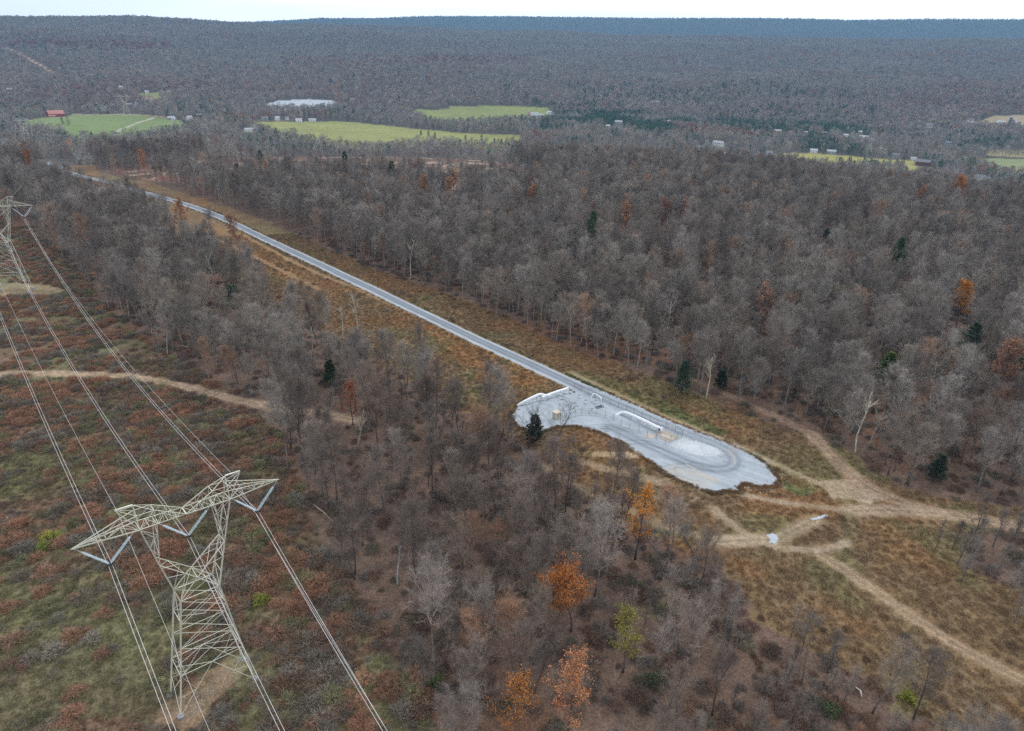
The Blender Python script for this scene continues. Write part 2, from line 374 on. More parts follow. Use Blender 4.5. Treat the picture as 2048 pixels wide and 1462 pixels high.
GRAVEL_BITS = [poly([(1529, 1068), (1548, 1065), (1564, 1077), (1552, 1090), (1538, 1090)]), poly([(1618, 1036), (1652, 1027), (1661, 1033), (1632, 1044)])]
FIELDS = [  # far meadows and ploughland: polygon, colour
    (poly([(45, 247), (100, 234), (150, 229), (270, 229), (360, 240), (380, 262), (260, 285), (150, 290), (130, 270), (60, 262)]), (.17, .22, .085)),
    (poly([(500, 251), (520, 243), (620, 243), (700, 243), (850, 259), (1040, 270), (1045, 296), (990, 300), (860, 292), (740, 300), (640, 290), (560, 278)]), (.24, .25, .09)),
    (poly([(815, 219), (898, 218), (902, 211), (1000, 212), (1097, 215), (1098, 230), (1040, 244), (960, 250), (860, 246)]), (.21, .24, .085)),
    (poly([(1545, 309), (1590, 305), (1700, 312), (1832, 321), (1832, 340), (1700, 338), (1560, 328)]), (.30, .28, .09)),
    (poly([(1930, 317), (2060, 319), (2300, 325), (2300, 380), (2060, 362), (1990, 350)]), (.20, .23, .11)),
    (poly([(1960, 298), (2060, 302), (2200, 306), (2200, 318), (2060, 316), (1975, 312)]), (.28, .24, .12)),
    (poly([(1945, 243), (1995, 231), (2060, 229), (2200, 230), (2200, 262), (2060, 258), (1970, 254)]), (.30, .24, .15)),
    (poly([(1850, 238), (1900, 243), (1905, 249), (1860, 247)]), (.20, .23, .12)),
    (poly([(268, 188), (325, 184), (330, 196), (290, 198)]), (.20, .24, .09)),
    (poly([(272, 192), (300, 193), (330, 200), (325, 212), (280, 200)]), (.38, .28, .16)),
    (poly([(250, 119), (290, 120), (292, 127), (255, 127)]), (.30, .14, .11)),
    (poly([(540, 180), (600, 178), (612, 188), (550, 190)]), (.20, .18, .10)),
    (poly([(1480, 268), (1560, 262), (1740, 268), (1745, 280), (1600, 284), (1500, 280)]), (.20, .17, .11))]
POND = poly([(528, 210), (560, 201), (620, 198), (668, 201), (672, 216), (640, 222), (540, 221)])
CUT = line([(0, 92), (15, 98), (60, 118), (90, 140), (128, 155), (145, 163)], 40)
CUT_TRACK = line([(15, 98), (40, 108), (70, 125), (100, 142), (138, 161)], 40)
DRIVE = line([(225, 268), (255, 254), (280, 243), (305, 236)], 10)
FIELD_RIM = line([(150, 229), (270, 229), (320, 233), (345, 237)], 10)
T1 = np.array([-49.184, 83.924]); T_YAW = 0.720
HOUSE_SPOTS = []       # filled below: houses keep the trees off

def cover(x, y):
    """colour of the ground cover at a place"""
    x = np.asarray(x, float); y = np.asarray(y, float)
    r = np.hypot(x, y); n = x.size
    jx = (fbm(x, y, 7, 21, 3) - .5) * 7; jy = (fbm(x, y, 7, 22, 3) - .5) * 7
    def mixc(c, col, w): return c * (1 - w[:, None]) + np.array(col)[None] * w[:, None]
    a = fbm(x, y, 6, 31, 4); b = fbm(x, y, 22, 32, 3); g = fbm(x, y, 3, 33, 3)
    c = np.tile(np.array([.145, .098, .074]), (n, 1))                 # leaf litter under the woods
    c = mixc(c, (.16, .085, .05), smooth(.5, .7, b) * .7); c = mixc(c, (.10, .075, .06), smooth(.52, .7, a) * .6)
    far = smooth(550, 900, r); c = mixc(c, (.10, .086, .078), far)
    m = inside(x + jx, y + jy, CORR_A) & (r < 900)
    ca = np.tile(np.array([.130, .100, .060]), (n, 1))
    ca = mixc(ca, (.175, .108, .075), smooth(.46, .6, a) * .8); ca = mixc(ca, (.15, .15, .075), smooth(.5, .66, b) * .75); ca = mixc(ca, (.085, .062, .05), smooth(.56, .7, g) * .7)
    c[m] = ca[m]
    m = inside(x + jx, y + jy, CORR_B) & (r < 900)
    cb = np.tile(np.array([.185, .125, .068]), (n, 1))
    cb = mixc(cb, (.14, .095, .06), smooth(.50, .68, a) * .4); cb = mixc(cb, (.22, .125, .06), smooth(.5, .66, b) * .7); cb = mixc(cb, (.16, .145, .07), smooth(.55, .72, fbm(x, y, 14, 35, 3)) * .6)
    c[m] = cb[m]
    m = inside(x + jx, y + jy, CLEAR_C)
    cc = np.tile(np.array([.135, .085, .062]), (n, 1)); cc = mixc(cc, (.38, .30, .23), smooth(.57, .70, fbm(x, y, 16, 36, 4))); cc = mixc(cc, (.16, .07, .05), smooth(.5, .7, b) * .6)
    c[m] = cc[m]
    for P_, col, js, st in PATCH:
        mm = inside(x + jx * js / 7, y + jy * js / 7, P_)
        c[mm] = mixc(c, col, np.full(n, 1.0) * st * (0.55 + .45 * smooth(.35, .55, a)))[mm]
    dr = dist_line(x, y, ROAD, 14)
    w = (1 - smooth(3.5, 8, dr)) * .6 * smooth(.35, .6, g); c = mixc(c, (.13, .115, .06), w)
    w = (1 - smooth(2.9, 4.2, dr + (g - .5) * 1.6)) * .7; c = mixc(c, (.34, .27, .19), w)
    for L, hw, col, st in TRAILS:
        d = dist_line(x, y, L, 8) + (g - .5) * 1.2
        w = (1 - smooth(hw * .75, hw * 1.5 + .3, d)) * st * (.7 + .3 * smooth(.3, .6, a)); c = mixc(c, col, w)
        if hw > 1.2 and st > .79: dd_ = dist_line(x, y, L, 8); c = mixc(c, (.19, .15, .09), (1 - smooth(.15, .55, dd_)) * .5); c = mixc(c, (.40, .32, .23), (1 - smooth(.1, .5, np.abs(dd_ - .85))) * .3)
    for P_, col in FIELDS:
        mm = inside(x, y, P_)
        k = 0.80 + .28 * fbm(x, y, 60, 41, 3) + .16 * fbm(x * .15 + 8 * fbm(x, y, 200, 43, 2), y, 7, 42, 2)
        c[mm] = (np.array(col)[None] * k[:, None])[mm]
    mm = inside(x, y, POND); c[mm] = (.42, .46, .50)
    for L, hw, col in ((CUT, 20, (.13, .085, .07)), (CUT_TRACK, 3.5, (.42, .31, .22)), (DRIVE, 2.4, (.42, .40, .36)), (FIELD_RIM, 9, (.36, .29, .20))):
        d = dist_line(x, y, L, 60); c = mixc(c, col, (1 - smooth(hw * .8, hw * 1.2, d)))
    # meadow lawns round the houses
    for hx, hy, hr in HOUSE_SPOTS:
        w = (1 - smooth(hr * .7, hr * 1.3, np.hypot(x - hx, y - hy) + (b - .5) * 14)); c = mixc(c, (.17, .17, .10), w * .8)
    return c

def treeless(x, y, pad=0.0):
    x = np.asarray(x, float); y = np.asarray(y, float)
    jx = (fbm(x, y, 14, 51, 2) - .5) * 9; jy = (fbm(x, y, 14, 52, 2) - .5) * 9
    m = inside(x + jx, y + jy, CORR_A) | inside(x + jx, y + jy, CORR_B) | inside(x + jx, y + jy, CLEAR_C) | inside(x, y, POND)
    m |= (dist_line(x, y, CUT, 60) < 20)
    m |= dist_line(x, y, TRAILS[0][0], 8) < 2.2
    m |= dist_line(x, y, TRAILS[2][0], 8) < 1.8
    m |= inside(x, y, PAD) | (dist_line(x, y, ROAD, 10) < 6)
    for P_, col in FIELDS[:7] + FIELDS[8:10]: m |= inside(x, y, P_)
    for hx, hy, hr in HOUSE_SPOTS:
        # open to the viewer's side so that the house can be seen through a break in the trees
        d = math.hypot(hx, hy); ux, uy = -hx / d, -hy / d
        s = (x - hx) * ux + (y - hy) * uy; q = np.abs(-(x - hx) * uy + (y - hy) * ux)
        m |= (s > -hr * .5) & (s < hr * 3.2) & (q < hr * .66)
    return m

# ---------------- houses and farms of the valley (positions first, so that woods keep clear of them) ----------------
HOUSES = [ # px, py(ground), width, depth, eave height, turn, wall, roof, storeys, clear radius, label
    (112, 233, 34, 22, 6, .25, 'red_wall', 'red_roof', 1, 26, 'large red barn with a red metal roof at the head of the green field, left'),
    (497, 263, 16, 8, 4, .3, 'white', 'pale_roof', 1, 18, 'white shed at the left tip of the long yellow-green field'),
    (508, 258, 12, 9, 5, -.2, 'white', 'pale_roof', 1, 0, 'second white shed just right of the one at the field tip'),
    (530, 241, 16, 10, 5, .1, 'grey_wall', 'grey_roof', 2, 16, 'grey house among conifers above the left end of the long field'),
    (555, 241, 10, 9, 6, .5, 'white', 'pale_roof', 2, 14, 'small white house right of the conifer pair above the long field'),
    (574, 240, 9, 8, 5, .2, 'white', 'grey_roof', 1, 12, 'white cottage in the middle of the row above the long field'),
    (598, 244, 15, 9, 5, -.1, 'white', 'pale_roof', 1, 14, 'white gabled house on the top edge of the long field'),
    (625, 243, 18, 8, 4, 0, 'white', 'pale_roof', 1, 14, 'long low white shed, last of the row above the long field'),
    (1068, 231, 26, 10, 5, .1, 'white', 'pale_roof', 1, 26, 'long white farm shed beside the red silo at the upper middle field'),
    (1082, 234, 16, 9, 5, .2, 'white', 'pale_roof', 1, 0, 'second farm shed in front of the red silo'),
    (1098, 229, 14, 10, 6, .4, 'white', 'pale_roof', 2, 16, 'white farmhouse right of the farm sheds'),
    (1110, 230, 12, 8, 4, .1, 'white', 'pale_roof', 1, 0, 'small white outbuilding, last on the right of the upper middle farm'),
    (1237, 249, 20, 11, 6, -.3, 'grey_wall', 'pale_roof', 2, 18, 'big grey house alone in the woods right of the middle farm'),
    (1215, 255, 10, 8, 4, .3, 'white', 'pale_roof', 1, 14, 'small pale shed beside the big grey house in the woods'),
    (1310, 207, 34, 10, 5, 0, 'white', 'pale_roof', 1, 20, 'long pale building high in the woods under the ridge'),
    (1436, 292, 22, 10, 6, -.4, 'white', 'pale_roof', 2, 20, 'long white house among conifers just beyond the near forest'),
    (1457, 313, 16, 9, 4, 0, 'grey_wall', 'pale_roof', 1, 12, 'low grey shed below the long white house'),
    (1536, 311, 14, 10, 5, .6, 'grey_wall', 'grey_roof', 1, 12, 'grey gabled house at the left tip of the yellow field'),
    (1555, 266, 18, 10, 5, .1, 'grey_wall', 'pale_roof', 1, 14, 'pale house on the wooded rise above the yellow field, leftmost of its row'),
    (1611, 268, 9, 7, 4, 0, 'white', 'pale_roof', 1, 9, 'tiny white shed on the rise between two houses'),
    (1647, 271, 14, 9, 6, .2, 'brown_wall', 'grey_roof', 2, 13, 'dark brown house with grey roof on the rise'),
    (1690, 276, 13, 9, 6, .5, 'white', 'pale_roof', 2, 14, 'white gabled house in the reddish clearing on the rise'),
    (1720, 268, 9, 8, 5, 0, 'white', 'pale_roof', 1, 12, 'small white house, higher of the pair right of the reddish clearing'),
    (1727, 277, 22, 9, 4, .1, 'white', 'pale_roof', 1, 14, 'long white house, lower of the pair right of the reddish clearing'),
    (1627, 305, 14, 9, 4, 0, 'white', 'pale_roof', 1, 12, 'white house on the top edge of the yellow field'),
    (1662, 307, 18, 9, 4, 0, 'grey_wall', 'pale_roof', 1, 12, 'grey shed under the round conifers at the yellow field'),
    (1790, 315, 13, 9, 5, .2, 'grey_wall', 'grey_roof', 2, 12, 'grey house left of the orange tree at the yellow field'),
    (1826, 321, 10, 7, 4, 0, 'white', 'pale_roof', 1, 10, 'small white shed at the right tip of the yellow field'),
    (1845, 331, 24, 13, 6, -.15, 'brown_wall', 'grey_roof', 1, 20, 'dark brown barn with a wide grey roof below the yellow field'),
    (1857, 257, 17, 11, 9, .1, 'white', 'grey_roof', 3, 20, 'tall three-storey white house on the right hillside'),
    (1895, 291, 13, 9, 6, .3, 'grey_wall', 'grey_roof', 2, 12, 'grey house in the trees between the two right fields'),
    (1940, 245, 17, 10, 6, .2, 'white', 'grey_roof', 2, 18, 'white house left of the tan farm field'),
    (2000, 249, 22, 11, 6, .3, 'white', 'pale_roof', 1, 20, 'white barn left of the dark blue silo'),
    (2030, 249, 20, 10, 5, 0, 'white', 'pale_roof', 1, 16, 'low white barn right of the dark blue silo'),
    (1954, 361, 20, 10, 6, .05, 'white', 'grey_roof', 2, 22, 'large white house with grey roof at the right edge below the pale green field'),
    (1970, 362, 12, 9, 4, .3, 'grey_wall', 'grey_roof', 1, 0, 'grey garage joined beside the large white house'),
    (242, 179, 13, 9, 6, .6, 'white', 'pale_roof', 2, 16, 'white house in the woods above the large red barn'),
    (315, 155, 22, 12, 6, .1, 'grey_wall', 'pale_roof', 1, 16, 'pale house high in the woods at upper left'),
    (283, 155, 16, 10, 5, .1, 'grey_wall', 'pale_roof', 1, 12, 'smaller pale house left of the other high in the woods'),
    (24, 184, 22, 11, 6, 0, 'grey_wall', 'pale_roof', 2, 16, 'grey house at the far left edge of the valley'),
    (294, 186, 10, 8, 4, 0, 'white', 'pale_roof', 1, 10, 'small white shed behind the little green and tan field'),
    (343, 239, 16, 9, 4, 0, 'grey_wall', 'pale_roof', 1, 14, 'low grey shed at the right tip of the left green field'),
    (348, 240, 9, 6, 3, .2, 'white', 'pale_roof', 1, 0, 'small white shed touching the low grey one'),
    (379, 239, 12, 8, 5, .6, 'white', 'pale_roof', 1, 14, 'white gabled house between the left field and the long field'),
    (398, 236, 13, 9, 6, .3, 'brown_wall', 'grey_roof', 2, 14, 'brown house in the trees left of the long field'),
    (604, 189, 16, 10, 5, .4, 'white', 'pale_roof', 1, 14, 'white house above the pale pond'),
    (705, 202, 20, 10, 5, .2, 'white', 'pale_roof', 1, 16, 'white farm building right of the pale pond'),
    (226, 210, 10, 5, 3, 0, 'white', 'pale_roof', 1, 8, 'white trailer behind the left green field'),
    (258, 210, 16, 5, 3, 0, 'white', 'pale_roof', 1, 9, 'longer white trailer by the far pylon'),
    (1335, 246, 14, 8, 5, .2, 'grey_wall', 'pale_roof', 1, 12, 'pale house in the dark woods right of the big grey house')]
for h in HOUSES:
    p = at(h[0], h[1])
    if h[9]: HOUSE_SPOTS.append((p[0], p[1], h[9]))

# ============================ THE GROUND ============================
def build_ground():
    th_f = np.radians(np.arange(-51, 51.01, 0.2))
    th_c = np.radians(np.arange(56, 305, 7.0))
    TH = np.concatenate([th_f, th_c])
    rn = 26 * (700 / 26) ** np.linspace(0, 1, 760); rf = 700 * (11800 / 700) ** np.linspace(0, 1, 270)[1:]; rf = rf[rf < 9900]
    RRr = np.concatenate([[1.5, 8, 15, 21], rn, rf])
    T, R = np.meshgrid(TH, RRr)
    X = (R * np.sin(T)).ravel(); Y = (R * np.cos(T)).ravel(); Z = terrain(X, Y)
    nth, nr = len(TH), len(RRr)
    V = np.stack([X, Y, Z], 1).astype(np.float32)
    i = np.arange(nr - 1)[:, None] * nth; j = np.arange(nth)[None]; jn = (j + 1) % nth
    Q = np.stack([(i + j), (i + nth + j), (i + nth + jn), (i + jn)], -1).reshape(-1, 4).astype(np.int32)
    me = bpy.data.meshes.new('ground'); me.vertices.add(len(V)); me.vertices.foreach_set('co', V.ravel())
    me.loops.add(Q.size); me.loops.foreach_set('vertex_index', Q[:, ::-1].ravel() if False else Q.ravel())
    me.polygons.add(len(Q)); me.polygons.foreach_set('loop_start', np.arange(0, Q.size, 4, dtype=np.int32)); me.polygons.foreach_set('loop_total', np.full(len(Q), 4, np.int32))
    me.update(calc_edges=True)
    me.polygons.foreach_set('use_smooth', np.ones(len(Q), bool))
    col = np.ones((len(V), 4), np.float32); C = np.zeros((len(V), 3))
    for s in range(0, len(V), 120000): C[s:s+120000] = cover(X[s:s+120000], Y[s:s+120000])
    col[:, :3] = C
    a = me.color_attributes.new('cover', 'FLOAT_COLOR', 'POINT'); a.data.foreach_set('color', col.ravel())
    me.materials.append(M['ground'])
    o = put('ground', me); tag(o, 'rolling ground of leaf litter, brown brush, dirt trails and far green fields', kind='structure')
    n = me.polygons[len(Q) // 2].normal
    if n.z < 0: me.flip_normals()
build_ground()

def strip_mesh(name, L, offs, cols, lift, mat, wob=0.25):
    L = np.asarray(L); d = np.gradient(L, axis=0); d /= np.linalg.norm(d, axis=1)[:, None] + 1e-9; nrm = np.stack([-d[:, 1], d[:, 0]], 1)
    vs = []; cs = []
    for k, (o_, c_) in enumerate(zip(offs, cols)):
        w = (fbm(L[:, 0], L[:, 1], 5, 60 + k, 3) - .5) * wob * (2.4 if k in (0, len(offs) - 1) else 1)
        P = L + nrm * (o_ + w)[:, None]; z = terrain(P[:, 0], P[:, 1]) + lift + (0.03 if abs(o_) < 1 else 0)
        if k in (0, len(offs) - 1): z -= lift + .12
        vs.append(np.column_stack([P, z])); g = .85 + .3 * fbm(P[:, 0], P[:, 1], 6, 70 + k, 3); cs.append(np.array(c_)[None] * g[:, None])
    n = len(L); V = np.concatenate(vs); C = np.concatenate(cs); F = []
    for k in range(len(offs) - 1):
        for i in range(n - 1): F.append((k * n + i, k * n + i + 1, (k + 1) * n + i + 1, (k + 1) * n + i))
    me = bpy.data.meshes.new(name); me.from_pydata(V.tolist(), [], F); me.polygons.foreach_set('use_smooth', [True] * len(F))
    a = me.color_attributes.new('cover', 'FLOAT_COLOR', 'POINT'); a.data.foreach_set('color', np.column_stack([C, np.ones(len(C))]).astype(np.float32).ravel())
    me.materials.append(mat); me.update()
    if me.polygons[0].normal.z < 0: me.flip_normals()
    return put(name, me)
_P, _D, _S = (.37, .41, .45), (.17, .195, .225), (.25, .28, .315)
_roadfine = line([(40, 312)], 2) if False else ROAD
def densify(L, k=3):
    t = np.linspace(0, len(L) - 1, (len(L) - 1) * k + 1); i = np.arange(len(L))
    return np.stack([np.interp(t, i, L[:, 0]), np.interp(t, i, L[:, 1])], 1)
tag(strip_mesh('gravel_road', densify(ROAD), (-3.3, -2.8, -2.2, -1.6, -.9, 0, .9, 1.6, 2.2, 2.8, 3.3), (_P, _P, _P, _S, _D, _S, _D, _S, _P, _P, _P), .16, M['gravel'], .5),
    'long straight blue-grey gravel service road with pale stone shoulders', kind='structure')

def sheet(name, P, step, lift, colfn, label, rag=1.0):
    lo = P.min(0) - 2; hi = P.max(0) + 2
    xs = np.arange(lo[0], hi[0], step); ys = np.arange(lo[1], hi[1], step); X, Y = np.meshgrid(xs, ys)
    x = X.ravel(); y = Y.ravel()
    jx = (fbm(x, y, 3, 81, 3) - .5) * rag * 2; jy = (fbm(x, y, 3, 82, 3) - .5) * rag * 2
    m = inside(x + jx, y + jy, P).reshape(X.shape)
    core = m.copy(); core[1:-1, 1:-1] = m[1:-1, 1:-1] & m[:-2, 1:-1] & m[2:, 1:-1] & m[1:-1, :-2] & m[1:-1, 2:]
    z = terrain(x, y) + lift + (fbm(x, y, 1.6, 83, 3) - .5) * .10
    z = np.where(core.ravel(), z, terrain(x, y) - .12)
    dil = m.copy(); dil[1:] |= m[:-1]; dil[:-1] |= m[1:]; d2 = dil.copy(); d2[:, 1:] |= dil[:, :-1]; d2[:, :-1] |= dil[:, 1:]
    cell = d2[:-1, :-1] & d2[1:, :-1] & d2[:-1, 1:] & d2[1:, 1:]
    idx = np.arange(X.size).reshape(X.shape); w = X.shape[1]
    a = idx[:-1, :-1][cell]; F = np.stack([a, a + 1, a + 1 + w, a + w], 1)
    used = np.unique(F); rm = np.full(X.size, -1); rm[used] = np.arange(len(used)); F = rm[F]
    V = np.stack([x, y, z], 1)[used]
    me = bpy.data.meshes.new(name); me.from_pydata(V.tolist(), [], F.tolist()); me.polygons.foreach_set('use_smooth', [True] * len(F))
    C = colfn(V[:, 0], V[:, 1])
    at_ = me.color_attributes.new('cover', 'FLOAT_COLOR', 'POINT'); at_.data.foreach_set('color', np.column_stack([C, np.ones(len(C))]).astype(np.float32).ravel())
    me.materials.append(M['gravel']); me.update(); o = put(name, me); tag(o, label, kind='structure'); return o

SWIRLS = []
for cx_, cy_, rs in ((1215, 868, (3.0, 4.2, 5.4)), (1240, 872, (3.4, 4.6)), (1375, 950, (3.5, 5.2)), (1400, 945, (4.5,)), (1285, 905, (4.5, 6.5)), (1180, 846, (4.5, 6.0))):
    c_ = at(cx_, cy_)
    for r_ in rs: SWIRLS.append(np.array([[c_[0] + r_ * 1.5 * math.cos(a) , c_[1] + r_ * math.sin(a)] for a in np.linspace(0.4, 4.6, 26)]))
SPUN = [line([(1318, 948), (1350, 938), (1400, 950), (1440, 962)], 2), line([(1372, 928), (1385, 940), (1420, 955), (1430, 962)], 2), line([(1325, 950), (1360, 955), (1420, 978)], 2)]
def pad_col(x, y):
    n = x.size; c = np.tile(np.array([.355, .40, .44]), (n, 1)) * (.88 + .24 * fbm(x, y, 7, 90, 4))[:, None]
    g = fbm(x, y, 2.5, 91, 3)
    d = dist_line(x, y, LANE, 8); on = (1 - smooth(2.4, 3.4, d + (g - .5) * 1.2))
    dark = np.array([.215, .25, .285]); k = on * (.75 * (1 - smooth(.3, .9, np.abs(np.abs(d) - 1.1))) + .35)
    k = np.clip(k, 0, .9)[:, None]; c = c * (1 - k) + dark * k
    # tyre marks drawn out along the turning area
    u = x * .83 - y * .55; v = x * .55 + y * .83
    st = smooth(.52, .68, fbm(u * .22 + fbm(x, y, 9, 95, 2) * 3, v * 1.6, 1.3, 92, 3)) * .38
    st = st * (1 - inside(x, y, ISLAND)); c = c * (1 - st[:, None] * .4)
    for s in SWIRLS:
        q = (1 - smooth(.12, .34, dist_line(x, y, s, 3))) * .24; c = c * (1 - q[:, None])
    m = inside(x, y, ISLAND); c[m] = np.array([.46, .495, .525]) * (.85 + .3 * g[m])[:, None]
    for P_, col, w_ in ((SAND[0], (.40, .37, .31), .4), (SAND[1], (.38, .33, .26), .3), (SAND[2], (.38, .33, .25), .8)):
        jj = (fbm(x, y, 2, 93, 3) - .5) * 3; m = inside(x + jj, y + jj, P_); c[m] = c[m] * (1 - w_) + np.array(col) * w_
    for L in SPUN:
        q = ((1 - smooth(.2, .5, dist_line(x, y, L, 3))) * .5)[:, None]; c = c * (1 - q) + np.array([.46, .40, .31]) * q
    return c
sheet('gravel_pad', PAD, .4, .13, pad_col, 'wide pale blue-grey gravel pad round the fenced pipeline station with tyre swirls', .8)
for P_, lb in zip(GRAVEL_BITS, ('small patch of pale crushed stone at the lower end of the trail crossing', 'small patch of pale crushed stone at the upper end of the trail crossing')):
    sheet('gravel_patch', P_, .3, .09, lambda x, y: np.tile(np.array([.40, .44, .49]), (x.size, 1)) * (.8 + .4 * fbm(x, y, 1, 94, 3))[:, None], lb, .9)

# ============================ TREES AND BRUSH ============================
def unit(v): v = np.asarray(v, float); return v / (np.linalg.norm(v) + 1e-9)
def tri(mb, p, d, L, w, rng):
    """one twig: a thin tapering blade"""
    s = unit(np.cross(d, [rng.gauss(0, 1), rng.gauss(0, 1), rng.gauss(0, 1)])) * w * .5
    q = p + d * L
    mb.add([p - s, p + s, q], [(0, 1, 2)])
def leafq(mb, p, s, rng):
    a = unit([rng.gauss(0, 1), rng.gauss(0, 1), rng.gauss(0, .6)]); b = unit(np.cross(a, [rng.gauss(0, 1), rng.gauss(0, 1), rng.gauss(0, 1)]))
    mb.add([p - a * s, p + b * s * .7, p + a * s, p - b * s * .7], [(0, 1, 2, 3)])

def bare_tree(seed, H, cr, base=.4, nl=13, nb=6, nt=6, tl=1.5, tw=.035, wob=.25, sub=2, leaf=0, leafs=.16, side=6, forks=0):
    rng = random.Random(seed); tr = MB(); cw = MB(); lf = MB()
    pts = []; p = np.zeros(3); d = np.array([rng.gauss(0, .03), rng.gauss(0, .03), 1.0]); n = 7; pts.append(p - np.array([0, 0, .4]))
    for i in range(n):
        d = unit(d + np.array([rng.gauss(0, .06), rng.gauss(0, .06), 0]) * (wob / .25)); p = p + d * H * .94 / n; pts.append(p.copy())
    r0 = .0085 * H + .08
    rad = [r0 * 1.25] + [r0 * (1 - .88 * (i / n) ** 1.1) for i in range(1, n + 1)]
    tr.tube(pts, rad, side)
    P = np.array(pts)
    def on(t):
        z = t * (len(P) - 1); i = min(int(z), len(P) - 2); return P[i] + (P[i + 1] - P[i]) * (z - i)
    az = rng.random() * 6.28
    for k in range(nl):
        t = base + (1 - base) * (k + rng.random() * .6) / nl; t = min(t, .985)
        az += 2.4 + rng.gauss(0, .4); u = (t - base) / (1 - base)
        el = math.radians(36 + 42 * u + rng.gauss(0, 8)); shape = math.sin(math.pi * min(.18 + u * .78, .97)) ** .6
        L = cr * shape * rng.uniform(.8, 1.2) * (1.15 if u < .8 else .9)
        if u > .8: L = cr * .55
        dd = np.array([math.cos(az) * math.cos(el), math.sin(az) * math.cos(el), math.sin(el)]); q = on(t); lp = [q.copy()]
        for s in range(3):
            dd = unit(dd + np.array([rng.gauss(0, .14), rng.gauss(0, .14), .16 + rng.gauss(0, .08)])); q = q + dd * L / 3; lp.append(q.copy())
        lr = r0 * (.42 - .25 * u)
        cw.tube(lp, [lr, lr * .7, lr * .45, lr * .15], 3, False)
        for b in range(nb):
            s = .22 + .78 * (b + rng.random()) / nb; i = min(int(s * 3), 2); o = lp[i] + (lp[i + 1] - lp[i]) * (s * 3 - i)
            bd = unit(dd * .7 + np.array([rng.gauss(0, .75), rng.gauss(0, .75), .25 + rng.gauss(0, .4)])); bl = L * rng.uniform(.25, .5) * (1.2 - .4 * s)
            e1 = o + bd * bl * .5; bd2 = unit(bd + np.array([rng.gauss(0, .2), rng.gauss(0, .2), .2])); e2 = e1 + bd2 * bl * .5
            cw.tube([o, e1, e2], [lr * .32, lr * .2, .008], 3, False)
            for w in range(nt):
                f = rng.random(); a = o + (e1 - o) * f * 2 if f < .5 else e1 + (e2 - e1) * (f - .5) * 2
                td = unit(bd2 * .6 + np.array([rng.gauss(0, .6), rng.gauss(0, .6), .3 + rng.gauss(0, .4)])); l_ = tl * rng.uniform(.5, 1.15)
                tri(cw, a, td, l_, tw, rng)
                for _ in range(sub): tri(cw, a + td * l_ * rng.uniform(.2, .7), unit(td + np.array([rng.gauss(0, .55), rng.gauss(0, .55), rng.gauss(0, .5)])), l_ * .6, tw * .7, rng)
                for _ in range(leaf): leafq(lf, a + td * l_ * rng.random() + np.array([rng.gauss(0, .25) for _ in range(3)]), leafs * rng.uniform(.6, 1.2), rng)
    return tr, cw, lf

def snag_tree(seed, H, spread):
    """dead tree: pale trunk with a few bare forked limbs"""
    rng = random.Random(seed); tr = MB(); cw = MB(); p = np.array([0, 0, -.4]); d = np.array([0, 0, 1.0]); pts = [p]
    for i in range(8):
        d = unit(d + np.array([rng.gauss(0, .07), rng.gauss(0, .07), 0])); p = p + d * H / 8; pts.append(p)
    tr.tube(pts, [.30 - .027 * i for i in range(9)], 7)
    def limb(o, dd, L, r, lev):
        q = o; lp = [q]
        for s in range(4):
            dd = unit(dd + np.array([rng.gauss(0, .2), rng.gauss(0, .2), .12])); q = q + dd * L / 4; lp.append(q)
        cw.tube(lp, [r, r * .8, r * .6, r * .4, r * .12], 4, False)
        if lev:
            for k in range(4): limb(lp[1 + k % 3], unit(dd + np.array([rng.gauss(0, .7), rng.gauss(0, .7), rng.gauss(.1, .4)])), L * rng.uniform(.35, .55), r * .45, lev - 1)
    for k in range(7):
        t = rng.uniform(.5, .95); i = int(t * 8); a = rng.random() * 6.28
        limb(pts[i], unit([math.cos(a), math.sin(a), rng.uniform(.5, 1.4)]), spread * rng.uniform(.5, 1), .11, 2)
    return tr, cw

def conifer(seed, H, R, n=26, per=9, w=.55):
    rng = random.Random(seed); tr = MB(); cw = MB(); tr.tube([(0, 0, -.4), (0, 0, H * .5), (0, 0, H)], [.012 * H + .08, .008 * H + .05, .02], 6)
    for i in range(n):
        t = .14 + .86 * i / n; z = H * t; r = R * ((1 - t) ** .75) * rng.uniform(.75, 1.15) + .25
        for k in range(per):
            a = rng.random() * 6.28; o = np.array([0, 0, z]); tip = np.array([math.cos(a) * r, math.sin(a) * r, z + r * rng.uniform(-.1, .35)])
            dv = tip - o; side = unit(np.cross(dv, [0, 0, 1])) ; 
            for s in range(5):
                f = rng.uniform(.25, 1); c = o + dv * f; ww = w * (1.15 - f * .6) * rng.uniform(.6, 1.2)
                e = c + unit(dv) * ww * 1.3 + side * rng.gauss(0, ww * .8) + np.array([0, 0, rng.uniform(-.1, .5) * ww])
                h_ = side * ww * .42 + np.array([0, 0, rng.gauss(0, .25) * ww]); cw.add([c - h_, c + h_, e], [(0, 1, 2)])
    return tr, cw

def far_tree(seed, H, cr, n=70, w=.9, base=.35, trunk=True, cone=False):
    rng = random.Random(seed); mb = MB()
    if trunk: mb.tube([(0, 0, -1), (0, 0, H * .7)], [.3, .1], 3, False)
    for i in range(n):
        a = rng.random() * 6.28; u = rng.random() ** .7
        z = H * (base + (1 - base) * u)
        rr = cr * ((1 - u) ** .8 if cone else math.sin(math.pi * min(.25 + .72 * u, 1)) ** .7) * rng.uniform(.45, 1)
        p = np.array([math.cos(a) * rr, math.sin(a) * rr, z - .06 * H]); d = unit([math.cos(a) * .5 + rng.gauss(0, .3), math.sin(a) * .5 + rng.gauss(0, .3), (.1 if cone else .9) + rng.gauss(0, .3)])
        tri(mb, p, d, cr * rng.uniform(.35, .75), w * rng.uniform(.6, 1.3), rng)
    return mb

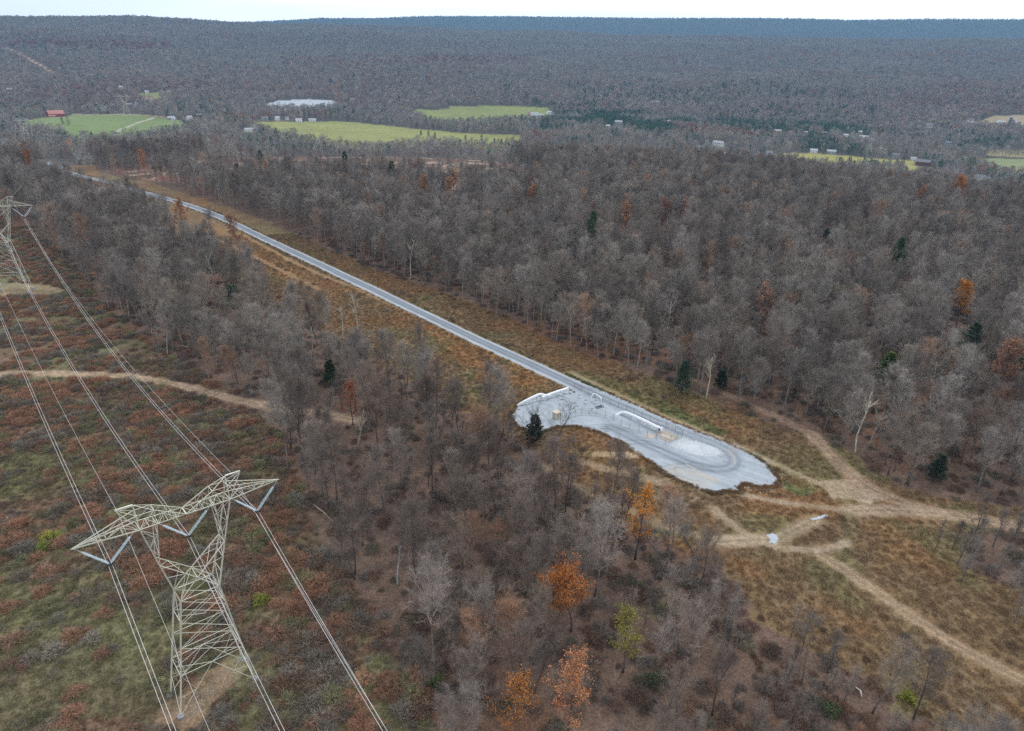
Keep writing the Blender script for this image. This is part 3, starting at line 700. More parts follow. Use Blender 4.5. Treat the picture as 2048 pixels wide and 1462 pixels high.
def bush(seed, R, H, n, w, l, droop=.2):
    """a mound of arching canes"""
    rng = random.Random(seed); mb = MB()
    for i in range(n):
        a = rng.random() * 6.28; e = math.asin(rng.random() ** .8); rr = rng.uniform(.55, 1)
        k = 1 + .35 * math.sin(a * 3 + seed) + .2 * math.sin(a * 7 + seed * 2)
        p = np.array([math.cos(a) * math.cos(e) * R * rr * k, math.sin(a) * math.cos(e) * R * rr * k, max(.02, math.sin(e) * H * rr)])
        d = unit([math.cos(a) * .7 + rng.gauss(0, .6), math.sin(a) * .7 + rng.gauss(0, .6), .5 - droop + rng.gauss(0, .5)])
        tri(mb, p, d, l * rng.uniform(.5, 1.2), w * rng.uniform(.6, 1.4), rng)
    return mb

def join(*mbs):
    m = MB()
    for b in mbs: m.add(b.v, b.f)
    return m

# ---- prototypes used by the scatters (kept outside the scene's own collection) ----
def protos(name, meshes):
    c = bpy.data.collections.new(name)
    for i, me in enumerate(meshes):
        o = bpy.data.objects.new('%s_%02d' % (name, i), me); c.objects.link(o)
    return c

def scatter(name, label, coll, x, y, idx, scl, tint, category=None, sink=0.0, lean=.05, kind='stuff', seed=1, lift=None):
    n = len(x); rg = np.random.RandomState(seed)
    z = terrain(x, y) - sink + (0 if lift is None else lift)
    me = bpy.data.meshes.new(name); me.vertices.add(n); me.vertices.foreach_set('co', np.column_stack([x, y, z]).astype(np.float32).ravel())
    a = me.attributes.new('idx', 'INT', 'POINT'); a.data.foreach_set('value', np.asarray(idx, np.int32))
    rot = np.column_stack([rg.normal(0, lean, n), rg.normal(0, lean, n), rg.uniform(0, 6.283, n)]).astype(np.float32)
    a = me.attributes.new('turn', 'FLOAT_VECTOR', 'POINT'); a.data.foreach_set('vector', rot.ravel())
    a = me.attributes.new('size', 'FLOAT_VECTOR', 'POINT'); a.data.foreach_set('vector', np.asarray(scl, np.float32).ravel())
    a = me.attributes.new('tint', 'FLOAT_COLOR', 'POINT'); a.data.foreach_set('color', np.column_stack([tint, np.ones(n)]).astype(np.float32).ravel())
    o = put(name, me); tag(o, label, category, kind=kind)
    ng = bpy.data.node_groups.new(name, 'GeometryNodeTree')
    ng.interface.new_socket('Geometry', in_out='INPUT', socket_type='NodeSocketGeometry'); ng.interface.new_socket('Geometry', in_out='OUTPUT', socket_type='NodeSocketGeometry')
    N = ng.nodes; gi = N.new('NodeGroupInput'); go = N.new('NodeGroupOutput'); ip = N.new('GeometryNodeInstanceOnPoints'); ci = N.new('GeometryNodeCollectionInfo')
    ci.inputs['Collection'].default_value = coll; ci.inputs['Separate Children'].default_value = True; ci.inputs['Reset Children'].default_value = True
    def na(nm, ty):
        q = N.new('GeometryNodeInputNamedAttribute'); q.data_type = ty; q.inputs['Name'].default_value = nm; return [s for s in q.outputs if s.enabled and s.name == 'Attribute'][0]
    ip.inputs['Pick Instance'].default_value = True
    ng.links.new(gi.outputs[0], ip.inputs['Points']); ng.links.new(ci.outputs[0], ip.inputs['Instance']); ng.links.new(na('idx', 'INT'), ip.inputs['Instance Index'])
    ng.links.new(na('turn', 'FLOAT_VECTOR'), ip.inputs['Rotation']); ng.links.new(na('size', 'FLOAT_VECTOR'), ip.inputs['Scale']); ng.links.new(ip.outputs[0], go.inputs[0])
    md = o.modifiers.new('scatter', 'NODES'); md.node_group = ng
    return o

def jitter_grid(r0, r1, cell, seed, half=41.0):
    rg = np.random.RandomState(seed); xm = r1 * math.sin(math.radians(half)) + 40
    xs = np.arange(-xm, xm, cell); ys = np.arange(0, r1, cell); X, Y = np.meshgrid(xs, ys); X = X.ravel() + rg.uniform(-.5, .5, X.size) * cell; Y = Y.ravel() + rg.uniform(-.5, .5, Y.size) * cell
    r = np.hypot(X, Y); th = np.abs(np.degrees(np.arctan2(X, Y))); m = (r > r0) & (r <= r1) & (th < half + 1100 / (r + 10))
    return X[m], Y[m]

def in_view(x, y, z, pad=60):
    px, py, w = project(np.column_stack([x, y, z])); return (w > 5) & (px > -pad) & (px < 2048 + pad) & (py > -pad) & (py < 1462 + pad)

def visible_side(x, y):
    """crest of the plateau hides the slope just behind it: skip plants nobody can see"""
    return np.ones(len(x), bool)

GREYS = np.array([[.205, .182, .160], [.175, .153, .137], [.23, .203, .175], [.195, .163, .135], [.24, .22, .20], [.15, .128, .112]])
def grey_tint(n, rg, x=None, y=None):
    t = GREYS[rg.randint(0, len(GREYS), n)] * rg.uniform(.78, 1.28, n)[:, None]
    if x is not None: t = t * (.85 + .3 * fbm(x, y, 40, 120, 3))[:, None]
    return t * 1.2

# ---- near bare trees ----
NEARV = []
for k, (H, cr, base, nl, nb) in enumerate([(19, 4.0, .42, 15, 6), (21, 3.7, .5, 14, 6), (17, 4.3, .35, 15, 6), (20, 4.6, .38, 16, 6), (18, 3.2, .5, 13, 6), (22, 4.2, .48, 15, 6), (16, 3.4, .3, 14, 5)]):
    tr, cw, _ = bare_tree(100 + k, H, cr * 1.5, base - .04, nl + 7, nb + 2, 10, 1.35, .036, sub=4)
    NEARV.append((tr.mesh('trunk', M['bark'], True), cw.mesh('crown', M['twig']), join(tr, cw).mesh('bare_tree_mesh', M['twig'])))
SAPV = []
for k, (H, cr) in enumerate([(9, 1.9), (11, 2.2), (7.5, 2.1)]):
    tr, cw, _ = bare_tree(140 + k, H, cr * 1.2, .2, 13, 6, 8, .95, .032, sub=4, side=4)
    SAPV.append((tr.mesh('trunk', M['bark']), cw.mesh('crown', M['twig']), join(tr, cw).mesh('sapling_mesh', M['twig'])))
print('near tris', [len(v[2].polygons) for v in NEARV], [len(v[2].polygons) for v in SAPV])
MIDV = []
for k, (H, cr, base) in enumerate([(19, 4.3, .4), (21, 4.0, .45), (17, 4.6, .35), (20, 4.4, .4), (18, 3.6, .42)]):
    tr, cw, _ = bare_tree(160 + k, H, cr * 1.5, base, 18, 5, 8, 1.6, .085, sub=2, side=4)
    MIDV.append(join(tr, cw).mesh('mid_tree_mesh', M['twig']))
FARV = [far_tree(180 + k, H, cr, 90, .55).mesh('far_tree_mesh', M['twig']) for k, (H, cr) in enumerate([(18, 5), (20, 4.6), (16, 5.4), (21, 5.2)])]
FARC = [far_tree(190 + k, H, cr, 80, 1.5, .1, True, True).mesh('far_conifer_mesh', M['leaf']) for k, (H, cr) in enumerate([(19, 4.2), (22, 4.5)])]
RIDGEV = [far_tree(200 + k, H, cr, 60, 1.6, .25).mesh('ridge_tree_mesh', M['twig']) for k, (H, cr) in enumerate([(18, 7), (20, 8), (15, 7.5), (19, 6)])]

rg = np.random.RandomState(5)
# positions on the plateau
X, Y = jitter_grid(48, 760, 5.2, 11)
th = np.arctan2(X, Y); R_ = np.hypot(X, Y)
m = ~treeless(X, Y)
dens = 0.92 * np.ones(len(X))
lowwoods = poly([(560, 860), (760, 800), (960, 860), (1080, 900), (1120, 960), (1300, 1070), (1440, 1150), (1480, 1250), (1700, 1400), (2000, 1800), (800, 1700), (860, 1400), (740, 1220), (620, 1050)])
lowtrees = inside(X, Y, lowwoods); dens[lowtrees] = .95
redge = poly([(1560, 860), (1700, 900), (1990, 1010), (2300, 1050), (2300, 960), (2048, 900), (1800, 820), (1600, 800)]); dens[inside(X, Y, redge)] = .75
leftw = poly([(300, 640), (560, 620), (900, 770), (980, 830), (700, 850), (560, 850)]); dens[inside(X, Y, leftw)] = .72
dens *= .75 + .4 * smooth(.35, .6, fbm(X, Y, 26, 130, 3))
m &= rg.random_sample(len(X)) < dens
scrub = poly([(1790, 1100), (1980, 1075), (2300, 1090), (2400, 1500), (2120, 1350), (1930, 1240)])
scrub2 = poly([(1440, 1180), (1560, 1250), (1690, 1370), (1790, 1480), (1900, 1700), (1500, 1700), (1420, 1250)])
m |= inside(X, Y, scrub2) & (rg.random_sample(len(X)) < .4)
m |= inside(X, Y, CLEAR_C) & (rg.random_sample(len(X)) < .18)
m |= inside(X, Y, scrub) & (rg.random_sample(len(X)) < .42)
X, Y, R_ = X[m], Y[m], R_[m]
SPECIAL = [  # hand-placed trees: crown centre px, ground px, kind
]
# keep generic trees away from the feature trees (filled in below)
FEATURES = [
    # kind, px, py of the foot, height m, tint, label
    ('leafy', 1270, 1118, 19, (.56, .24, .05), 'tall slender orange-leaved tree at the wood edge below the gravel pad'),
    ('round', 1142, 1262, 14, (.40, .15, .045), 'dense round rust-orange tree alone among bare trees, lower middle'),
    ('thin', 1135, 1475, 16, (.50, .21, .09), 'thinly leaved pinkish-orange tree at the bottom edge'),
    ('thin', 1010, 1480, 13, (.40, .17, .05), 'orange-brown bushy tree left of the thin pinkish one at the bottom edge'),
    ('thin', 1245, 1345, 12, (.26, .24, .05), 'thin yellow-green tree in the lower woods below the round rust tree'),
    ('thin', 706, 850, 13, (.34, .12, .05), 'rust-leaved tree standing beside the end of the left dirt trail'),
    ('thin', 364, 468, 15, (.38, .18, .09), 'rust-leaved tree against the gravel road, left'),
    ('thin', 292, 352, 15, (.42, .19, .09), 'orange tree at the left end of the cleared ground'),
    ('thin', 66, 352, 13, (.42, .17, .04), 'orange-yellow tree at the far left near the road bend'),
    ('thin', 480, 500, 10, (.34, .18, .11), 'small rust tree hanging over the gravel road'),
    ('leafy', 1248, 477, 16, (.42, .22, .12), 'leafy rust-brown tree in the middle of the right forest'),
    ('thin', 1322, 462, 15, (.30, .16, .11), 'dull red-brown tree right of the leafy rust-brown one'),
    ('thin', 1362, 464, 15, (.32, .17, .12), 'second dull red-brown tree, just right of its twin'),
    ('thin', 1056, 425, 13, (.42, .22, .11), 'orange tree in the forest right of the cleared ground'),
    ('thin', 848, 408, 13, (.42, .21, .10), 'orange tree in front of the cleared ground, left of a close pair'),
    ('thin', 896, 412, 11, (.42, .22, .11), 'lower orange tree of the close pair in front of the cleared ground'),
    ('thin', 908, 392, 12, (.42, .24, .13), 'upper orange tree of the close pair in front of the cleared ground'),
    ('round', 1678, 374, 12, (.52, .22, .05), 'round orange tree on the crest of the right forest'),
    ('round', 1912, 410, 13, (.50, .20, .04), 'bright orange tree on the far right crest'),
    ('thin', 1832, 424, 13, (.44, .17, .04), 'orange tree left of the bright one on the far right crest'),
    ('thin', 1950, 432, 12, (.34, .17, .10), 'dull rust tree right of the bright one on the far right crest'),
    ('thin', 1912, 650, 13, (.48, .20, .03), 'thin golden-orange tree deep in the right forest'),
    ('thin', 1520, 665, 12, (.36, .21, .15), 'pinkish-brown tree in the right forest above the clearing'),
    ('thin', 1990, 790, 12, (.32, .17, .11), 'rust-leaved tree at the right edge of the forest'),
    ('conifer', 786, 380, 17, (.05, .10, .045), 'broad dark pine standing alone on the cleared ground'),
    ('conifer', 1182, 488, 15, (.06, .13, .04), 'bright green pine in the middle of the right forest'),
    ('conifer', 692, 345, 14, (.05, .10, .05), 'dark pine at the back of the cleared ground, centre'),
    ('conifer', 524, 344, 14, (.05, .10, .05), 'dark pine at the back of the cleared ground, left'),
    ('conifer', 478, 372, 13, (.035, .055, .035), 'dim dark conifer beside the cleared ground, left end'),
    ('conifer', 1362, 788, 12, (.05, .08, .05), 'dark green cedar at the forest edge above the pad'),
    ('conifer', 1787, 548, 15, (.06, .12, .045), 'narrow green pine high in the right forest'),
    ('conifer', 1770, 760, 8, (.13, .19, .05), 'small yellow-green tree in the right forest'),
    ('conifer', 470, 618, 8, (.05, .11, .05), 'small green cedar among bare trees left of the pipeline strip'),
    ('conifer', 662, 770, 9, (.06, .085, .04), 'dull green cedar in the woods left of the pipeline strip'),
    ('conifer', 1068, 886, 9, (.03, .045, .03), 'dark cedar under the big bare oak by the station'),
    ('conifer', 2050, 760, 16, (.05, .10, .045), 'big pine cut by the right frame edge'),
    ('conifer', 1928, 730, 13, (.055, .085, .05), 'dark shadowy pine in the right forest left of the big edge pine'),
    ('conifer', 1870, 960, 8, (.06, .075, .05), 'grey-green cedar at the forest edge right of the trail fork'),
    ('conifer', 1648, 492, 8, (.04, .085, .03), 'tiny green pine in the upper right forest'),
    ('conifer', 1440, 778, 7, (.04, .06, .035), 'small dark cedar right of the cedar above the pad'),
    ('snag', 822, 560, 15, (.34, .33, .30), 'pale dead tree with twisted limbs in the forest above the road'),
    ('snag', 1412, 802, 16, (.40, .38, .31), 'pale forked dead tree at the forest edge above the pad'),
    ('snag', 1710, 908, 17, (.48, .45, .36), 'tall white dead trunk at the forest edge by the trail'),
    ('snag', 1738, 890, 13, (.36, .34, .30), 'grey dead tree just behind the tall white trunk'),
    ('snag', 1328, 690, 14, (.34, .33, .28), 'grey dead tree in the right forest over the road'),
    ('snag', 1858, 800, 14, (.36, .34, .29), 'pale dead tree in the right forest under the golden tree'),
    ('snag', 685, 680, 13, (.38, .38, .33), 'pale dead tree, left of the pair by the pipeline strip'),
    ('snag', 716, 672, 14, (.40, .39, .33), 'pale dead tree with spreading fork, right of the pair by the pipeline strip'),
    ('snag', 606, 690, 10, (.36, .35, .31), 'short grey dead trunk in the woods between the lines'),
    ('snag', 626, 705, 11, (.36, .35, .31), 'forked grey dead tree beside the short dead trunk'),
    ('snag', 797, 1170, 9, (.30, .30, .28), 'broken grey stump of a tree in the lower woods'),
    ('snag', 432, 590, 12, (.32, .31, .28), 'thin pale dead tree left of the small green cedar'),
    ('snag', 716, 900, 12, (.30, .28, .25), 'thin leaning dead tree in the woods below the left trail'),
    ('oak', 1096, 928, 18, (.10, .09, .088), 'big open-limbed bare oak in front of the station'),
    ('oak', 1058, 912, 16, (.075, .066, .065), 'dark bare tree beside the big oak at the station'),
    ('oak', 1140, 1000, 16, (.13, .12, .125), 'slender bare grey tree on the slope below the station'),
    ('oak', 1325, 1160, 16, (.14, .13, .13), 'bare grey tree standing on the wood edge right of the orange tree'),
    ('oak', 1395, 1130, 13, (.13, .125, .125), 'leaning bare tree by the bright end of the trail'),
]
FXY = np.array([at(f[1], f[2]) for f in FEATURES])
keep = np.ones(len(X), bool); SHRINK = np.zeros(len(X), bool)
for (fx, fy), f in zip(FXY, FEATURES):
    d = np.hypot(X - fx, Y - fy); ff = math.hypot(fx, fy); ux, uy = -fx / ff, -fy / ff
    s = (X - fx) * ux + (Y - fy) * uy; q = np.abs(-(X - fx) * uy + (Y - fy) * ux)
    reach = 5 if f[0] == 'oak' else (16 if ff < 330 else 30)
    keep &= ~((d < 3.2) | ((s > 0) & (s < reach) & (q < 4.2)))
    SHRINK |= (s > 0) & (s < reach * 2.2) & (q < 5)
X, Y, R_ = X[keep], Y[keep], R_[keep]; SHRINK = SHRINK[keep]
Z = terrain(X, Y)
vis = in_view(X, Y, Z + 10, 120); X, Y, R_, Z, SHRINK = X[vis], Y[vis], R_[vis], Z[vis], SHRINK[vis]
order = np.argsort(R_); X, Y, R_, Z, SHRINK = X[order], Y[order], R_[order], Z[order], SHRINK[order]
small = rg.random_sample(len(X)) < np.where(inside(X, Y, lowwoods), .34, .16)
VAR = rg.randint(0, len(NEARV), len(X)); SVAR = rg.randint(0, len(SAPV), len(X))
small |= inside(X, Y, scrub) | inside(X, Y, scrub2)
S = rg.uniform(.62, 1.12, len(X)) * np.where(inside(X, Y, lowwoods), .88, .95)
S[SHRINK] *= .72
S[inside(X, Y, CLEAR_C)] *= .5
TINT = grey_tint(len(X), rg, X, Y)
TINT[inside(X, Y, lowwoods)] *= np.array([.88, .82, .80])
warm = rg.random_sample(len(X)) < .05; TINT[warm] *= np.array([1.25, .92, .72])
# the 300 that show largest are things of their own
px, py, w_ = project(np.column_stack([X, Y, Z + 8])); inframe = (px > -10) & (px < 2058) & (py > 0) & (py < 1470)
near_ids = np.where(inframe)[0][:300]
SHORT = {  # feature index -> short name others are described by
    0: 'the tall slender orange tree', 1: 'the round rust-orange tree', 2: 'the pinkish bottom tree', 4: 'the yellow-green tree', 5: 'the left trail rust tree', 6: 'the roadside rust tree', 10: 'the leafy rust-brown tree',
    29: 'the cedar above the pad', 32: 'the left green cedar', 33: 'the dull green cedar', 35: 'the right edge pine', 36: 'the shadowy pine', 37: 'the grey-green cedar', 39: 'the small dark cedar',
    42: 'the tall white dead trunk', 45: 'the pale golden-side snag', 46: 'the pale dead pair', 48: 'the short dead trunk', 50: 'the broken grey stump', 52: 'the thin leaning dead tree', 53: 'the big station oak', 55: 'the slender station tree', 56: 'the wood-edge bare tree', 57: 'the leaning bare tree'}
MARKS = [(FEATURES[k][1], FEATURES[k][2], v) for k, v in SHORT.items()] + [(1020, 1440, 'the orange-brown bottom bush'), (430, 1180, 'the near pylon'), (1545, 1078, 'the lower stone patch'), (1640, 1035, 'the upper stone patch'), (1700, 985, 'the bare junction of trails'), (1900, 1290, 'the long lower trail'), (1660, 1425, 'the pale green shrub'), (1312, 1368, 'the wide olive shrub'), (872, 1370, 'the dark green shrub'), (645, 1030, 'the long fallen trunk'), (1645, 814, 'the dark forest log')]
fpx, fpy, _ = project(np.column_stack([X, Y, Z]))
def tone(t, warm_):
    if warm_: return 'brown-twigged'
    s = sum(t) / 3
    return 'dark grey' if s < .18 else ('pale grey' if s > .25 else 'grey')
used_near = []; NEAR_REC = []
for i in near_ids:
    if small[i]:
        tr_me, cw_me = SAPV[SVAR[i]][:2]; s = S[i] * 1.15; kind, nm = 'bare sapling', 'bare_sapling'
    else:
        tr_me, cw_me = NEARV[VAR[i]][:2]; s = S[i]; kind, nm = ('tall bare tree' if S[i] * [19, 21, 17, 20, 18, 22, 16][VAR[i]] > 16 else 'bare tree'), 'bare_tree'
    o = empty(nm, (X[i], Y[i], Z[i] - .1), rg.uniform(0, 6.28)); o.scale = (s, s, s * rg.uniform(.92, 1.1)); o.rotation_euler.x = rg.normal(0, .04); o.rotation_euler.y = rg.normal(0, .04)
    t = [float(v) for v in TINT[i]]
    for part, me in (('trunk', tr_me), ('crown', cw_me)):
        c = put(part, me, o); c['tint'] = [v * (.62 if part == 'trunk' else 1.0) for v in t]
    NEAR_REC.append((o, tone(t, warm[i]), kind, float(fpx[i]), float(fpy[i]))); used_near.append(i)
buckets = {}
for o, tn, kd, a, b in NEAR_REC:
    k = min(range(len(MARKS)), key=lambda q: math.hypot(a - MARKS[q][0], (b - MARKS[q][1]) * 1.3)); dx, dy = a - MARKS[k][0], b - MARKS[k][1]
    dr = ('right of' if dx > 0 else 'left of') if abs(dx) > abs(dy) else ('below' if dy > 0 else 'above')
    buckets.setdefault((tn, kd, k, dr), []).append((math.hypot(dx, dy), o))
ORD = ['nearest', 'second', 'third', 'fourth', 'fifth', 'sixth', 'seventh', 'eighth', 'ninth', 'tenth', 'eleventh', 'twelfth']
for (tn, kd, k, dr), lst in buckets.items():
    lst.sort(key=lambda q: q[0])
    for j, (d_, o) in enumerate(lst):
        lb = '%s %s %s %s' % (tn, kd, dr, MARKS[k][2]) + ('' if len(lst) == 1 else ', %s such' % ORD[min(j, 11)])
        tag(o, lb, 'tree', 'bare trees near ' + MARKS[k][2])
rest = np.ones(len(X), bool); rest[used_near] = False
nearband = rest & (R_ < 330); mid = rest & (R_ >= 330)
sc3 = lambda s, rg_: np.column_stack([s, s, s * rg_.uniform(.9, 1.12, len(s))])
cN = protos('near_trees', [v[2] for v in NEARV] + [v[2] for v in SAPV]); cM = protos('mid_trees', MIDV)
ii = np.where(small, len(NEARV) + SVAR, VAR)
scatter('bare_woods', 'grey bare woods behind the nearest trees on the plateau', cN, X[nearband], Y[nearband], ii[nearband], sc3((S * np.where(small, 1.15, 1))[nearband], rg), TINT[nearband], seed=2)
scatter('distant_bare_woods', 'dense grey bare forest covering the far part of the plateau', cM, X[mid], Y[mid], (VAR % len(MIDV))[mid], sc3((S * np.where(small, .62, 1))[mid] * 1.04, rg), TINT[mid] * .95, seed=3)

# ---- valley, ridge and far ridge forests ----
def forest_tint(x, y, rg):
    n = len(x); t = grey_tint(n, rg, x, y) * .95
    g = fbm(x, y, 160, 141, 3); red = smooth(.60, .74, fbm(x, y, 240, 142, 3)) * (rg.random_sample(n) < .35)
    t = t * (1 - red[:, None]) + np.array([.20, .075, .055]) * red[:, None]
    o = rg.random_sample(n) < .012; t[o] = np.array([.38, .17, .07]) * rg.uniform(.7, 1.1, o.sum())[:, None]
    return t
X2, Y2 = jitter_grid(600, 1900, 8.2, 21, 40)
e = np.interp(np.arctan2(X2, Y2), EDGE_TH, EDGE_R); r2 = np.hypot(X2, Y2)
m = (r2 > np.maximum(e + 60, 700)) & ~treeless(X2, Y2) & (rg.random_sample(len(X2)) < .93); X2, Y2, r2 = X2[m], Y2[m], r2[m]
px2, py2, _ = project(np.column_stack([X2, Y2, terrain(X2, Y2)]))
conz = ((px2 > 1080) & (px2 < 1740) & (py2 > 190) & (py2 < 275)) * .55 + ((px2 > 1600) & (py2 > 275) & (py2 < 350)) * .25 + .10
conp = conz * smooth(.42, .6, fbm(X2, Y2, 90, 151, 3)) * 1.6
isc = rg.random_sample(len(X2)) < conp
cF = protos('valley_trees', FARV + FARC)
idx2 = np.where(isc, len(FARV) + rg.randint(0, len(FARC), len(X2)), rg.randint(0, len(FARV), len(X2)))
t2 = forest_tint(X2, Y2, rg); t2[isc] = np.array([.06, .095, .06]) * rg.uniform(.75, 1.3, isc.sum())[:, None]
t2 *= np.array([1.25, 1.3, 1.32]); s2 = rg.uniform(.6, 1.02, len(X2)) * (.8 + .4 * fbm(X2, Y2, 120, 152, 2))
for hx, hy, hr in HOUSE_SPOTS:
    d_ = math.hypot(hx, hy); ux, uy = -hx / d_, -hy / d_; q1 = (X2 - hx) * ux + (Y2 - hy) * uy; q2 = np.abs(-(X2 - hx) * uy + (Y2 - hy) * ux); s2[(q1 > 0) & (q1 < 190) & (q2 < hr * .9)] *= .45
scatter('valley_woods', 'grey bare woods of the valley floor with dark conifer patches between fields and houses', cF, X2, Y2, idx2, sc3(s2, rg), t2, seed=4)
X3, Y3 = jitter_grid(1900, 5300, 12.5, 31, 39.5)
m = ~treeless(X3, Y3); X3, Y3 = X3[m], Y3[m]; n3 = len(X3)
px3, py3, _ = project(np.column_stack([X3, Y3, terrain(X3, Y3)]))
isc = rg.random_sample(n3) < (.05 + .3 * ((px3 > 1000) & (px3 < 1750) & (py3 > 170)) * smooth(.4, .6, fbm(X3, Y3, 150, 153, 3)))
cR = protos('ridge_trees', RIDGEV + FARC)
idx3 = np.where(isc, len(RIDGEV) + rg.randint(0, 2, n3), rg.randint(0, len(RIDGEV), n3))
t3 = forest_tint(X3, Y3, rg)
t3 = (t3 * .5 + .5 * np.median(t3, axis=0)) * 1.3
redband = np.exp(-((py3 - 95 - (px3 - 200) * .02) / 9) ** 2) * ((px3 > 20) & (px3 < 340)) + np.exp(-((py3 - 128 + (px3 - 700) * .01) / 8) ** 2) * ((px3 > 560) & (px3 < 1060)) * .7
rb = rg.random_sample(n3) < redband * .5; t3[rb] = np.array([.24, .09, .08]) * rg.uniform(.7, 1.2, rb.sum())[:, None]
yb = rg.random_sample(n3) < .16 * np.exp(-((py3 - 118) / 14) ** 2) * (px3 > 1450); t3[yb] = np.array([.36, .20, .09]) * rg.uniform(.7, 1.1, yb.sum())[:, None]
t3[isc] = np.array([.055, .085, .055]) * rg.uniform(.75, 1.3, isc.sum())[:, None]
scatter('ridge_woods', 'hazy blue-grey forest covering the long ridge with faint red and golden bands', cR, X3, Y3, idx3, sc3(rg.uniform(.65, 1.1, n3), rg), t3, seed=5)
X4, Y4 = jitter_grid(7000, 8900, 21, 41, 40)
r4 = np.hypot(X4, Y4); m = rg.random_sample(len(X4)) < .9; X4, Y4 = X4[m], Y4[m]; n4 = len(X4)
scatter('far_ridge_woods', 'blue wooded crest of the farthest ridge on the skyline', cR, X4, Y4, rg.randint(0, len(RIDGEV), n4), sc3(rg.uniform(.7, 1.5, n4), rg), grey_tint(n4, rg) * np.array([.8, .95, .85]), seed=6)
print('trees', len(X), len(X2), n3, n4)

# ---- feature trees ----
def make_feature(kind, H, seed, tint, far=False):
    if kind == 'conifer':
        tr, cw = conifer(seed, H, H * (.34 if H > 13 else .38), 26, 12, .95 if far else .66); return tr, cw, None
    if kind == 'snag':
        tr, cw = snag_tree(seed, H, H * .30); return tr, cw, None
    if kind == 'oak': return bare_tree(seed, H, H * .33, .38, 12, 6, 5, 1.4, .045, wob=.6, sub=2)[:2] + (None,)
    if kind == 'leafy': return bare_tree(seed, H, H * .22, .22, 16, 6, 5, 1.0, .04, sub=1, leaf=8, leafs=.28 if far else .15)
    if kind == 'round': return bare_tree(seed, H, H * .46, .3, 20, 7, 7, 1.1, .03, sub=0, leaf=9, leafs=.26 if far else .13)
    return bare_tree(seed, H, H * .30, .26, 16, 6, 5, 1.1, .036, sub=2, leaf=5, leafs=.26 if far else .135)
for k, (f, (fx, fy)) in enumerate(zip(FEATURES, FXY)):
    kind, _, _, H, tint, label = f; H = (max(H * 1.3, 18.5) if kind != 'conifer' else H * 1.3) if math.hypot(fx, fy) > 250 else H; tr, cw, lf = make_feature(kind, H, 300 + k, tint, math.hypot(fx, fy) > 250)
    nm = {'conifer': 'conifer_tree', 'snag': 'dead_tree', 'oak': 'bare_oak_tree', 'leafy': 'autumn_tree', 'round': 'autumn_tree', 'thin': 'autumn_tree'}[kind]
    o = empty(nm, (fx, fy, gz(fx, fy)), k * 1.7); tag(o, label, 'tree')
    a = tr.build('trunk', M['bark'], o, True); b = cw.build('crown', M['leaf'] if kind == 'conifer' else M['twig'], o)
    woody = tint if kind in ('snag', 'oak') else (.12, .10, .09)
    a['tint'] = list(woody) if kind != 'conifer' else [.09, .07, .055]; b['tint'] = list(tint if kind in ('conifer', 'snag', 'oak') else woody)
    if lf is not None and lf.v:
        l_ = lf.build('leaves', M['leaf'], o); l_['tint'] = list(tint)

# single conifers standing out in the valley
for k, (px_, py_, H) in enumerate([(842, 272, 11), (857, 274, 13), (870, 277, 11), (931, 280, 9), (963, 284, 13), (989, 288, 10), (1003, 290, 11), (1012, 291, 12), (540, 243, 12), (138, 252, 20), (126, 250, 16), (74, 262, 10), (772, 300, 11), (1562, 317, 9), (1575, 318, 8)]):
    p = at(px_, py_); tr, cw = conifer(400 + k, H, H * .27, 12, 7, 1.0); o = empty('conifer_tree', (p[0], p[1], gz(*p)), k)
    a = tr.build('trunk', M['bark'], o); b = cw.build('crown', M['leaf'], o); a['tint'] = [.08, .065, .05]; b['tint'] = [.03, .055, .035]
    nth = ('first', 'second', 'third', 'fourth', 'fifth', 'sixth', 'seventh', 'eighth')
    if k < 8: lb, g_ = '%s from the left of the dark conifers along the lower edge of the long field' % nth[k], 'conifers along the long field'
    else: lb, g_ = {8: 'dark conifer between two houses above the long field', 9: 'tall dark conifer right against the red barn', 10: 'dark conifer just in front of the red barn', 11: 'small dark conifer at the left tip of the barn field', 12: 'dark conifer below the middle of the long field', 13: 'left of two small conifers at the tip of the yellow field', 14: 'right of two small conifers at the tip of the yellow field'}[k], None
    tag(o, lb, 'tree', g_)

# ---- brush and undergrowth ----
BUSH = [bush(500 + k, R, H, int(n * 1.7), .06, .8) for k, (R, H, n) in enumerate([(1.3, 1.2, 300), (1.7, 1.5, 380), (1.0, .9, 240), (2.0, 1.3, 420)])]
TUFT = [bush(520 + k, R, H, n, .06, .55, -.4) for k, (R, H, n) in enumerate([(.7, .35, 90), (.9, .45, 110), (.55, .3, 70)])]
cB = protos('brush_clumps', [b.mesh('brush_mesh', M['leaf']) for b in BUSH]); cT = protos('grass_clumps', [b.mesh('tuft_mesh', M['leaf']) for b in TUFT])
def open_ground(x, y):
    m = ~(inside(x, y, PAD) | (dist_line(x, y, ROAD, 10) < 4.2))
    for L, hw, col, st in TRAILS:
        if st >= .7 and hw > .5: m &= dist_line(x, y, L, 8) > hw * 1.35 + .5
    for P_, col, js, st in (PATCH[0], PATCH[3], PATCH[4]): m &= ~inside(x, y, P_)
    for P_ in GRAVEL_BITS: m &= ~inside(x, y, P_)
    return m
